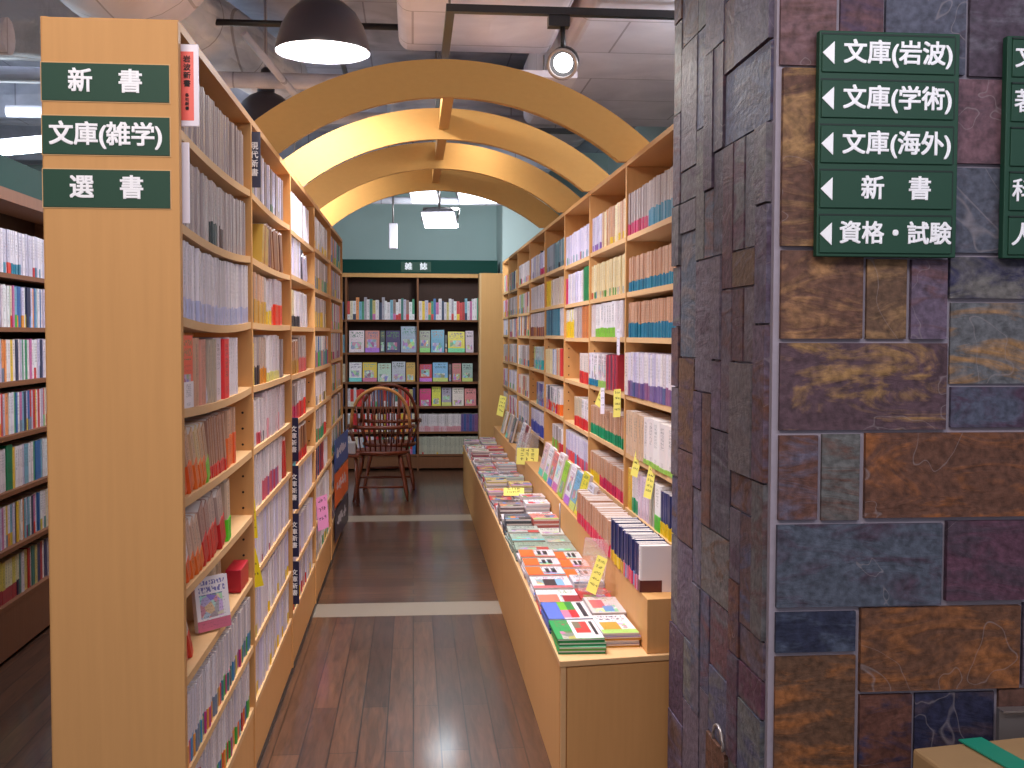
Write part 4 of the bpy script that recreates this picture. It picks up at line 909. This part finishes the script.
face_row(OB, 0, 1.53, ZB[1], [(.12, .25, (150, 150, 130), 'olive book'), (.15, .26, (90, 150, 180), 'blue and yellow book'), (.02, .2, (60, 60, 60), 'very narrow black book'), (.19, .24, (220, 200, 50), 'bright yellow book'), (.09, .25, (206, 180, 190), 'narrow pink book')], 'second shelf of last bay', G1)
face_row(OB, 0, 1.53, ZB[2], [(.14, .20, (190, 40, 50), 'red book'), (.17, .22, (120, 170, 210), 'sky-blue book'), (.03, .2, (70, 60, 70), 'narrow grey book'), (.10, .21, (190, 110, 110), 'brick-red book'), (.12, .21, (150, 170, 160), 'sage book')], 'third shelf of last bay', G1)
face_row(OB, 0, 1.53, ZB[3], [(.13, .20, (206, 20, 110), 'magenta book'), (.10, .22, (214, 210, 60), 'lime-yellow book'), (.11, .21, (160, 150, 170), 'mauve book'), (.13, .21, (226, 210, 200), 'cream book'), (.13, .2, (220, 130, 130), 'salmon book')], 'fourth shelf of last bay', G1)
# face-out on the ledge of the bench, from near to far
OR_ = (LXF, RTOT, 0); G2 = 'face-out books along the bench ledge'
def ledge(y, w_, h, c, label, lean=14, yy=0.012, art=True, z=LZ): display(Matrix.Translation((LXF, y, z + 0.001)) @ Matrix.Rotation(R(-90), 4, 'Z') @ Matrix.Translation((0, yy, 0)), w_, h, 0.02, c, label, G2, lean=lean)
led = [(5.30, .17, .19, (206, 200, 214), 'lavender book face-out right beside the pink-banded pocket books'), (5.50, .19, .22, (226, 210, 60), 'bright yellow book face-out near the pink-banded pocket books'), (5.69, .17, .20, (120, 170, 200), 'sky-blue book face-out behind the bright yellow one'), (5.90, .18, .21, (226, 220, 224), 'white book face-out behind the sky-blue one'),
 (6.14, .17, .20, (150, 190, 60), 'lime-green book face-out on the bench ledge'), (6.40, .19, .22, (226, 214, 216), 'white book with bright print face-out, past the lime-green one'), (6.62, .18, .20, (214, 120, 110), 'coral book face-out on the bench ledge'), (6.85, .18, .21, (228, 218, 222), 'white book face-out past the coral one'),
 (7.10, .19, .21, (226, 190, 190), 'pale rose book face-out before the acrylic stand'), (8.35, .19, .22, (150, 40, 50), 'dark red book face-out beyond the acrylic stand'), (8.62, .19, .22, (226, 220, 224), 'white curled book face-out beyond the dark red one'), (9.3, .18, .21, (90, 90, 90), 'charcoal book face-out on ledge'), (9.7, .18, .21, (180, 170, 170), 'stone-grey book face-out far along ledge'), (10.2, .18, .2, (200, 190, 170), 'beige book face-out at the far ledge end')]
for q in led: ledge(*q)

# ---- table stacks
TZ = BZ
def flat_stack(x, y, w_, l_, n, t, cols, desc, patches=None, rot=0, spread=0.006, group='books lying in piles on the bench', cat='book'):
    z = TZ + 0.0005
    names = {0: 'lowest', n - 1: 'top'}
    for i in range(n):
        c = cols[i % len(cols)] if isinstance(cols, list) else cols
        root = bpy.data.objects.new('magazine', None); COL.objects.link(root)
        root.location = (x + rb.uniform(-spread, spread) * .6, y + rb.uniform(-spread, spread), z); root.rotation_euler.z = R(rot + rb.uniform(-2, 2))
        pos = 'topmost' if i == n - 1 else ('lowest' if i == 0 else ordw(i + 1) + ' from the bottom')
        tag(root, desc + ', ' + pos, cat, group)
        m = MB(); m.box(0.001, w_ - 0.001, 0.001, l_ - 0.001, 0.001, t - 0.001); m.obj('page_block', M['paper'], root)
        m = MB(); sd = rb.random(); cc = rgb(c, sd); b0 = len(m.v)
        for zz in (t - 0.001, t): m.v += [(0, 0, zz), (w_, 0, zz), (w_, l_, zz), (0, l_, zz)]
        m.face([4, 5, 6, 7], 0, col=cc, uv=[(0, 0), (1, 0), (1, 1), (0, 1)])
        for q in ((0, 1, 5, 4), (1, 2, 6, 5), (2, 3, 7, 6), (3, 0, 4, 7), (3, 2, 1, 0)): m.face(q, 0, col=cc)
        m.box(0, w_, 0, l_, 0, 0.001, 0, col=cc); m.box(-0.0006, 0.0012, 0, l_, 0.001, t - 0.001, 0, col=cc)
        m.box(0.0, w_, -0.0008, 0.0004, 0.0012, t * 0.55, 0, col=rgb(tuple(v * 0.8 for v in c), sd))
        m.obj('cover', [M['art_attr']], root, attrs=True)
        for pk, (px0, px1, py0, py1, pc) in enumerate((patches or []) if i == n - 1 or l_ > .22 else []):
            o = boxobj('printed_panel', (w_ * px0, w_ * px1, l_ * py0, l_ * py1, t, t + 0.0002 + 0.0001 * pk), M['objcol'], root); o.color = rgb(pc)
        z += t + 0.0009
    return z
WC = (226, 216, 220)
LC = [(3.70, .25, 4, .012, [(40, 150, 80), (110, 180, 80), (50, 150, 90)], 'glossy green-spined book, nearest aisle-side pile'),
      (3.96, .25, 4, .013, [(90, 110, 190)], 'blue-covered book, second aisle-side pile'),
      (4.24, .20, 4, .012, [(200, 60, 60), WC], 'white and red book in third aisle-side pile'), (4.45, .21, 4, .013, [WC], 'white book with photo in fourth aisle-side pile'),
      (4.68, .17, 4, .014, [ORB[0]], 'orange-topped book in nearest orange aisle-side pile'), (4.87, .16, 4, .014, [ORB[0]], 'orange-topped book in middle orange aisle-side pile'), (5.05, .17, 4, .015, [ORB[0]], 'orange-topped book in farthest orange aisle-side pile'),
      (5.25, .19, 4, .014, [(150, 166, 150)], 'sage-green book in first grey-green aisle-side pile'), (5.46, .19, 4, .015, [(160, 176, 160)], 'sage-green book in second grey-green aisle-side pile'), (5.67, .19, 4, .016, [(170, 178, 168)], 'sage-green book in third grey-green aisle-side pile')]
PW = [(206, 50, 60), (226, 130, 60), (90, 120, 190), (60, 56, 66), (226, 200, 70), (90, 160, 110), (200, 110, 150), (150, 40, 60), (120, 110, 130), (70, 60, 60)]
def rpatch():
    P_ = []
    for _ in range(rb.choice([3, 4, 5])):
        x0 = rb.uniform(0, .75); y0 = rb.uniform(0, .75); P_.append((x0, min(1, x0 + rb.uniform(.1, .5)), y0, min(1, y0 + rb.uniform(.08, .4)), rb.choice(PW)))
    return P_
def lastpal(i):
    if rb.random() < .7: return [rb.choice([WC, (206, 196, 204), (220, 200, 196), (190, 186, 196), (228, 222, 226)]), rb.choice([WC, (206, 70, 70), (120, 110, 120)])]
    return [[(210, 70, 60)], [(180, 90, 110)], [(226, 130, 120)], [WC], [(200, 40, 60), WC], [(90, 90, 100)], [(226, 206, 120), WC], [(220, 190, 200)], [(140, 120, 120)], [(226, 170, 190)]][i % 10]
OP = [(0.0, .42, 0, 1, ORB[0]), (0, 1, 0, .1, (206, 70, 40)), (.52, .62, .3, .8, (40, 36, 46)), (.68, .80, .3, .8, (40, 36, 46))]
GP = [(.62, .98, 0.0, .34, (190, 70, 60)), (.1, .6, .45, .52, (60, 60, 70))]
PT = {0: [(.40, 1, 0.03, 1, WC), (.48, .80, .3, .9, (200, 60, 60)), (.48, .64, .55, .9, (120, 110, 90)), (.86, .93, .2, .9, (40, 40, 50))], 1: [(.36, 1, 0, 1, WC), (0, .36, 0, 1, (86, 110, 196)), (.36, .72, .5, 1, (110, 180, 50)), (.54, .72, .5, 1, (40, 130, 60)), (.36, .54, .05, .5, (220, 120, 150)), (.54, .72, .05, .5, (206, 40, 50)), (.82, .93, .1, .95, (44, 44, 56))],
      2: [(0, .55, .1, .9, (228, 220, 222)), (0, .5, 0, .6, (214, 120, 100)), (.6, 1, 0, .5, (150, 40, 50))], 3: [(.3, .62, .2, .75, (60, 50, 54)), (.62, .82, .2, .75, (130, 180, 220))], 4: OP, 5: OP, 6: OP, 7: GP, 8: [], 9: GP}
for k, (y, l_, n, t, c, d) in enumerate(LC):
    flat_stack(.498, y + 0.004, .163, l_, n, t, c if k < 2 else ([WC] if k in (4, 5, 6) else c), d, PT[k])
RC = [(3.76, .25, 4, .012, [(214, 150, 50), WC], 'white book with gold spine in nearest ledge-side pile'), (4.03, .25, 4, .013, [(206, 190, 190)], 'pale book with picture in second ledge-side pile'),
      (4.31, .17, 3, .014, [(190, 60, 60), (90, 90, 100)], 'red-edged book in third ledge-side pile'), (4.50, .17, 4, .014, [(216, 212, 220)], 'grey-white book in fourth ledge-side pile'),
      (4.69, .17, 3, .014, [ORB[1]], 'orange-topped book in nearest orange ledge-side pile'), (4.88, .17, 3, .015, [ORB[1]], 'orange-topped book in middle orange ledge-side pile'), (5.07, .18, 3, .014, [ORB[1]], 'orange-topped book in farthest orange ledge-side pile'),
      (5.27, .19, 3, .015, [(160, 172, 160)], 'sage-green book in first grey-green ledge-side pile'), (5.48, .19, 3, .015, [(150, 160, 150)], 'sage-green book in second grey-green ledge-side pile'), (5.69, .19, 3, .016, [(206, 206, 200)], 'pale green book in third grey-green ledge-side pile')]
for (y, l_, n, t, c, d) in RC:
    k = RC.index((y, l_, n, t, c, d))
    flat_stack(.667, y + 0.004, .128, l_, n, t, [WC] if 4 <= k <= 6 else c, d, OP if 4 <= k <= 6 else {0: [(.1, .6, .2, .6, (190, 150, 60))], 1: [(.1, .5, .3, .8, (190, 90, 100)), (.4, .7, .1, .4, (100, 140, 190))], 3: [(0, 1, 0, .2, (70, 80, 100))]}.get(k))
y = 5.90; i = 0
while y < 10.6:
    l_ = rb.uniform(.15, .19); n = rb.choice([3, 4, 5, 3, 2]); c = lastpal(rb.randrange(10))
    flat_stack(.500, y, .14, l_, n, rb.uniform(.014, .024), c, cname(c[0]) + ' book in ' + ordw(i + 11) + ' aisle-side pile', rpatch())
    n = rb.choice([3, 4, 5, 2]); c = lastpal(rb.randrange(10))
    flat_stack(.652, y + rb.uniform(0, .02), .14, l_, n, rb.uniform(.014, .028), c, cname(c[0]) + ' book in ' + ordw(i + 11) + ' ledge-side pile', rpatch())
    y += l_ + 0.025; i += 1

# ---- price cards, tags and plates
def card(mat_, w_, h, mat, label, lines=4, name='price_card', vertical=False, cat='card', inkm='ink'):
    root = bpy.data.objects.new(name, None); COL.objects.link(root); root.matrix_world = mat_; tag(root, label, cat)
    m = MB(); m.box(0, w_, 0, 0.0012, 0, h); cs_ = m.obj('card_sheet', M[mat], root)
    m = MB(); r = random.Random(label)
    for k in range(lines):     # small pen strokes, too small to read
        z = h * (0.88 - 0.8 * k / lines)
        for q in range(3):
            x = w_ * (0.18 + 0.24 * q); s = min(w_ * 0.2, h * 0.6 / lines)
            for _ in range(3):
                if r.random() < 0.5: dz = r.uniform(-s/2, s/2); m.box(x, x + s * r.uniform(.5, 1), -0.0006, 0, z + dz, z + dz + s * 0.13)
                else: dx = r.uniform(0, s); m.box(x + dx, x + dx + s * 0.13, -0.0006, 0, z - s/2, z + s/2 * r.uniform(.3, 1))
    m.obj('handwriting', M[inkm], cs_)
    return root
def rm(x, y, z, yaw=-90, tilt=0, roll=0): return Matrix.Translation((x, y, z)) @ Matrix.Rotation(R(yaw), 4, 'Z') @ Matrix.Rotation(R(tilt), 4, 'X') @ Matrix.Rotation(R(roll), 4, 'Y')
card(rm(.925, 4.62, .955, -60, -6, 12), .045, .125, 'yellow', 'tall yellow price card hanging below the calligraphy books', 4)
card(rm(.925, 4.35, .90, -60, -6, 8), .045, .13, 'yellow', 'yellow price card nearest the slate pillar', 5)
card(rm(.925, 5.55, 1.20, -60, -5, 24), .045, .12, 'yellow', 'yellow slip slanting from the fourth shelf, second bay', 4)
card(rm(.925, 5.03, 1.17, -60, -5, -5), .05, .13, 'yellow', 'yellow slip hanging beside the first upright of wall bookcase', 4)
card(rm(.925, 5.38, 1.16, -60, -5, -6), .03, .13, 'whitep', 'white slip hanging between two yellow slips', 3)
card(rm(.93, 4.98, 1.46, -60, 0, 0), .02, .12, 'whitep', 'white strip clipped to the third shelf by the first upright', 3)
card(rm(.78, 10.3, .80, -50, -5, 10), .09, .19, 'yellow', 'yellow price card on a rod far along the bench', 4)
card(rm(.74, 7.86, .62, -25, -10, 0), .165, .12, 'yellow', 'square yellow price card on the acrylic stand', 3)
card(rm(.57, 6.9, .535, -5, -60, 0), .13, .08, 'yellow', 'yellow card lying over the aisle-side piles', 2)
# acrylic stands
def stand(x, y, z, w_, h, yaw, label, base=True):
    e = empty('acrylic_stand', (x, y, z), label, 'display stand', rz=R(yaw))
    m = MB(); m.hexa([(0, 0, 0), (w_, 0, 0), (w_, .003, 0), (0, .003, 0), (0, .05, h), (w_, .05, h), (w_, .053, h), (0, .053, h)]); m.obj('clear_sheet', M['acrylic'], e)
    m = MB(); m.box(0, w_, 0, .07, 0, .003); m.obj('foot', M['acrylic'], e)
stand(.66, 4.36, .52, .12, .21, -45, 'clear acrylic sign holder leaning over the orange-topped piles')
card(rm(.685, 4.30, .535, -45, -12, 14), .05, .15, 'yellow', 'yellow price slip taped to the acrylic sign holder', 5)
stand(.735, 7.92, .62, .17, .22, -25, 'clear acrylic stand with a yellow card on the bench')
stand(.80, 9.2, .645, .14, .2, -60, 'small clear acrylic stand far along the ledge')
m = MB(); m.tube([(.775, 5.75, BZ), (.775, 5.75, .66)], .004, 8); tag(m.obj('thin_rod', M['steel']), 'thin metal rod standing by the grey-green piles', 'rod')

# divider plates on the panel-ended case
def plate(y, z, w_, h, mat, label, txt=None, tc_='ink', size=.02, x0=-0.557, t=.004, bubble=None, off=0.0005):
    e = empty('divider_plate', (x0, y, z), label, 'shelf divider')
    m = MB(); m.box(0, w_, 0, t, 0, h); m.obj('plate_body', M[mat], e, bevel=0.003 if h > .1 else 0)
    if bubble: boxobj('coloured_field', (0.001, w_ - .012, -0.0008, 0.0005, .014, h - .018), M[bubble], e, 0.0)
    if txt: text(txt, size, (w_ * .42, -0.0016, h * .5), FACE_Y, e, M[tc_], 'lettering', depth=.0003, offset=off, line=1.12)
plate(2.735, ZL[0] + .008, .044, .196, 'whitep', 'white divider plate with coral field on the top shelf, beside sign panel', bubble='red')
e = [o for o in bpy.data.objects if o.name.startswith('divider_plate')][0]
text('岩\n波\n新\n書', .0175, (.0165, -0.0016, .130), FACE_Y, e, M['ink'], 'lettering', depth=.0003, offset=.0004, line=1.1)
text('各\n社\n新\n書', .0095, (.0165, -0.0016, .058), FACE_Y, e, M['ink'], 'lettering', depth=.0003, offset=.0002, line=1.1)
plate(2.735, ZL[1], .020, .195, 'whitep', 'plain white divider plate on the second shelf, beside sign panel')
plate(3.872, ZL[0] + .012, .036, .19, 'navy', 'navy divider plate with white characters, top shelf of second bay', '現\n代\n新\n書', 'white', .027)
for k, z in enumerate((.97, .75, .53, .31)):
    plate(5.075, z, .035, .20, 'navy', ['topmost', 'second', 'third', 'lowest'][k] + ' navy edge label on the upright after the second bay', '文\n庫\n新\n書', 'white', .028)
for z, h, mt, nm in ((.585, .225, 'blue', 'blue'), (.335, .235, 'orange', 'orange'), (.09, .225, 'navy', 'dark navy')):
    e = empty('hanging_poster', (-.546, 7.72, z), nm + ' poster hung over the last bay of the panel-ended bookcase', 'poster', rz=R(88))
    boxobj('poster_sheet', (0, .98, -.002, 0, 0, h), M[mt], e)
    m = MB(); r_ = random.Random(nm)
    for q in range(9): m.box(.15 + q * .075, .15 + q * .075 + .045, -.0028, -.0019, h * r_.uniform(.35, .5), h * r_.uniform(.55, .75))
    m.obj('white_marks', M['whitep'], e)
card(rm(-.560, 3.862, .84, 10, 0, -4), .022, .135, 'brightyellow', 'upper bright yellow tag clipped at the second bay', 4, 'shelf_tag', cat='tag')
card(rm(-.560, 3.862, .665, 10, 0, -12), .042, .135, 'brightyellow', 'lower bright yellow tag clipped at the second bay', 3, 'shelf_tag', cat='tag')
card(rm(-.552, 6.45, .40, 60, 0, -6), .11, .20, 'pinkpaper', 'pink paper tag hanging in the fourth bay', 3, 'shelf_tag', cat='tag')
card(rm(-.545, 2.80, .30, 20, 0, -8), .03, .15, 'redtape', 'red tag near the floor beside the sign panel', 3, 'shelf_tag', cat='tag', inkm='whitep')
# books lying/standing loose on the seventh shelf of the first bay
def loose(yy, z, w_, h, c, label, yaw, lean, x=-.57): 
    r0 = display(Matrix.Translation((x, yy, z)) @ Matrix.Rotation(R(yaw), 4, 'Z'), w_, h, .016, c, label, None, 'display_book', lean); return r0
lb = loose(3.12, ZL[6] + .002, .115, .150, (232, 222, 224), 'white book with red print turned face-out on the seventh shelf', 48, 8, -.60)
m = MB(); m.box(0, .05, 0, .17, 0, .075); o = m.obj('red_box', M['redtape'], bevel=.003); o.location = (-.61, 3.62, ZL[6] + .001); tag(o, 'red box on the seventh shelf above the striped-band series', 'box')

# ------------------------------------------------------------------ signs
def strip_sign(parent, x0, x1, z0, z1, y, body, size, name='sign_strip', lx=None, sx=1.0, spacing=1.0):
    boxobj(name, (x0, x1, y - .004, y, z0, z1), M['green'], parent, 0.0006)
    boxobj('sign_border', (x0 - .002, x1 + .002, y - .0015, y, z0 - .002, z1 + .002), M['maple_edge'], parent)
PY = LY0 - 0.023
for (z0, z1, body, lab_) in ((2.093, 2.180, '新　書', 'green plate reading new books, topmost on the maple end panel'), (1.969, 2.058, '文庫(雑学)', 'green plate with a bracketed title, middle on the maple end panel'), (1.846, 1.934, '選　書', 'green plate, lowest of three on the maple end panel')):
    e = empty('shelf_sign', (-.715, PY, (z0 + z1) / 2), lab_, 'sign', 'green plates on the end panel'); hh = (z1 - z0) / 2
    brd_ = boxobj('sign_board', (-.145, .145, -.004, 0, -hh, hh), M['green'], e, 0.0006); boxobj('sign_border', (-.1475, .1475, -.0018, 0, -hh - .0025, hh + .0025), M['maple_edge'], e)
    text(body, .057, (0, -.0052, 0), FACE_Y, brd_, M['white'], offset=.0017, spacing=.97 if '庫' in body else 1.0)
# wall directory sign
def wall_sign(px0, px1, rows, label, edge=0):
    x0, x1 = unproj(px0, 140, YC - .034).x, unproj(px1, 140, YC - .034).x; zt, zb = unproj(888, 32, YC - .034).z, unproj(888, 257, YC - .034).z; e = empty('directory_sign', (x0, YC - .012, zb), label, 'sign'); W, H_ = x1 - x0, zt - zb
    boxobj('sign_board', (0, W, -.022, 0, 0, H_), M['green'], e, 0.002)
    n = len(rows); rh = H_ / n
    for k, rtxt in enumerate(rows):
        zc = H_ - rh * (k + .5)
        ns_ = boxobj('name_strip', (.006, W - .014, -.0265, -.022, zc - rh * .42, zc + rh * .40), M['green'], e, 0.0015)
        m = MB(); m.box(.004, W - .012, -.0225, -.0215, zc + rh * .41, zc + rh * .45); m.box(W - .0135, W - .010, -.0225, -.0215, zc - rh * .4, zc + rh * .42); m.obj('groove_line', M['groove'], e)
        if rtxt is None: continue
        m = MB(); m.prism([(.006, zc), (.006 + .029, zc - .027), (.006 + .029, zc + .027)], -.0285, -.0265); m.obj('arrow', M['white'], ns_)
        text(rtxt, .0585 if '・' not in rtxt else .056, (W * .555, -.0275, zc), FACE_Y, ns_, M['white'], offset=.0016, sx=1.0)
wall_sign(818, 958, ['文庫(岩波)', '文庫(学術)', '文庫(海外)', '新　書', '資格・試験'], 'green five-row directory sign with white arrows on the slate pillar')
e = empty('directory_sign', (unproj(1005, 150, YC - .034).x, YC - .012, wz(258)), 'second green directory sign, partly seen, beside the five-row one', 'sign')
boxobj('sign_board', (0, .33, -.022, 0, 0, wz(36) - wz(258)), M['green'], e, 0.002)
for k, ch in enumerate(['文', '著', None, '科', '人']):
    zc = (wz(36) - wz(258)) * (1 - (k + .5) / 5)
    boxobj('name_strip', (.012, .32, -.0265, -.022, zc - .045, zc + .044), M['green'], e, 0.0015); boxobj('groove_line', (.012, .32, -.027, -.0215, zc + .045, zc + .049), M['groove'], e)
    if ch: text(ch, .0585, (.046, -.0275, zc), FACE_Y, e, M['white'], offset=.0010)

# ------------------------------------------------------------------ chairs
def chair(x, y, rz, label, bowmat):
    e = empty('windsor_chair', (x, y, 0), label, 'chair', rz=rz)
    m = MB(); pts = []
    for k in range(33):
        a = 2 * math.pi * k / 32; pts.append((.27 * math.cos(a) * (1 - .06 * math.sin(a)), .24 * math.sin(a)))
    b0 = 0
    poly = pts[:-1]; n = len(poly)
    for z, s in ((.425, .93), (.44, 1.0), (.462, 1.0), (.466, .96)):
        m.v += [(px * s, py * s, z) for px, py in poly]
    for r in range(3):
        for k in range(n): m.face([r*n + k, r*n + (k+1) % n, (r+1)*n + (k+1) % n, (r+1)*n + k], smooth=True)
    m.face(list(range(n))[::-1]); m.face([3*n + k for k in range(n)]); m.obj('seat', M['chair'], e)
    for sx, sy in ((-1, -1), (1, -1), (-1, 1), (1, 1)):
        a = Vector((sx * .17, sy * .14, .43)); b2 = Vector((sx * .25, sy * .22, 0.0)); m = MB()
        m.tube([a + (b2 - a) * t for t in (0, .15, .3, .5, .58, .66, .85, 1)], [.014, .02, .022, .017, .013, .02, .016, .011], 10); m.obj('leg', M['chair'], e)
    for sx in (-1, 1):
        m = MB(); m.tube([(sx * .207, -.177, .2), (sx * .207, 0, .2), (sx * .207, .177, .2)], [.009, .014, .009], 8); m.obj('stretcher', M['chair'], e)
    m = MB(); m.tube([(-.207, 0, .2), (0, 0, .2), (.207, 0, .2)], [.009, .014, .009], 8); m.obj('stretcher', M['chair'], e)
    m = MB(); m.tube([(-.222, -.192, .13), (.222, -.192, .13)], .010, 8); m.obj('stretcher', M['chair'], e)
    # arm rail: horseshoe open towards the sitter's front (+y here)
    pts = [(.31, .2, .66), (.31, .08, .68)] + [(.30 * math.cos(a), -.02 + .24 * -math.sin(a), .69) for a in [math.pi * k / 14 for k in range(15)]] + [(-.31, .08, .68), (-.31, .2, .66)]
    m = MB(); m.tube(pts, [.02] * 2 + [.019] * 15 + [.02] * 2, 10); m.obj('arm_rail', M['chair'], e)
    # bow
    bow = []
    for k in range(25):
        a = math.pi * k / 24; bow.append((.27 * math.cos(a), -.22 - .10 * math.sin(a), .69 + .37 * math.sin(a) ** .8 if 0 < k < 24 else .69))
    m = MB(); m.tube(bow, .016, 10); m.obj('bow', M[bowmat], e)
    for k in range(9):
        t = -1 + 2 * (k + .5) / 9; xx = .235 * t; sn = math.sqrt(max(0, 1 - (t * .95) ** 2)); top = Vector((xx * 1.05, -.22 - .10 * sn, .69 + .37 * sn ** .8 - .012))
        m = MB(); m.tube([Vector((xx * .9, -.19 * (1 - .25 * t * t), .46)), Vector((xx, -.245 * (1 - .2 * t * t), .69)), top], [.007, .008, .006], 8); m.obj('spindle', M['chair'], e)
    for sx in (-1, 1):
        for k in range(3):
            yy = -.10 + .11 * k
            m = MB(); m.tube([(sx * .235, yy * .8, .46), (sx * .30, yy, .68)], [.009, .011], 8); m.obj('spindle', M['chair'], e)
    return e
chair(-.30, 10.45, R(0), 'nearer windsor chair with its bow back painted as lit, facing the brown bookcase', 'chair_lit')
chair(-.24, 11.2, R(0), 'farther windsor chair with a dark bow back behind the nearer one', 'chair')
m = MB(); m.box(-.08, .08, -.06, .06, 0, .11); o = m.obj('grey_box', M['greybox'], bevel=.01); o.location = (-.60, 10.06, .466)
tag(o, 'small grey box on a stool beside the nearer chair', 'box')
e = empty('stool', (-.60, 10.06, 0), 'low dark wooden stool holding the small grey box', 'stool')
boxobj('seat', (-.11, .11, -.1, .1, .44, .465), M['chair'], e, .004)
for sx in (-1, 1):
    for sy in (-1, 1):
        m = MB(); m.tube([(sx * .08, sy * .07, .44), (sx * .10, sy * .09, 0)], .012, 8); m.obj('leg', M['chair'], e)

# ------------------------------------------------------------------ carton and bracket by the pillar
e = empty('cardboard_carton', (1.41, 2.24, 0), 'tan cardboard carton with green tape, below the directory signs', 'box', rz=R(4))
H0 = .588
m = MB(); m.hexa([(-.22, -.2, 0), (.5, -.2, 0), (.5, .24, 0), (-.22, .24, 0), (-.22, -.2, H0 - .012), (.5, -.2, H0 + .012), (.5, .24, H0 + .02), (-.22, .24, H0 - .01)]); m.obj('carton_body', M['card'], e, bevel=.008)
m = MB(); m.hexa([(-.06, -.202, H0 - .0045), (0.0, -.202, H0 - .0035), (-.04, .242, H0 + .0008), (-.10, .242, H0 - .0008), (-.06, -.202, H0 - .001), (0.0, -.202, H0 + .000), (-.04, .242, H0 + .005), (-.10, .242, H0 + .003)]); m.obj('tape_strip', M['tape'], e)
m = MB(); m.hexa([(-.22, -.10, H0 - .014), (.5, -.02, H0 + .010), (.5, .03, H0 + .011), (-.22, -.06, H0 - .013), (-.22, -.10, H0 - .0065), (.5, -.02, H0 + .0165), (.5, .03, H0 + .0175), (-.22, -.06, H0 - .006)]); m.obj('tape_strip', M['tape'], e)
e = empty('metal_plate', (wx(1003), YC - .02, wz(748)), 'brushed metal plate screwed to the slate above the carton', 'plate')
boxobj('plate_face', (0, .2, -.004, 0.012, 0, wz(709) - wz(748)), M['steel'], e, .001)
boxobj('plate_lip', (0, .2, -.022, -.004, wz(709) - wz(748) - .004, wz(709) - wz(748)), M['steel'], e)
pts = []
for k in range(17):
    a = R(-10 + 200 * k / 16); pts.append((XC - .018, 2.95 + .05 * math.cos(a), .42 + .045 * math.sin(a)))
m = MB(); m.tube(pts, .005, 8); tag(m.obj('cable_loop', M['steel']), 'thin grey cable loop low on the side of the slate pillar', 'cable')
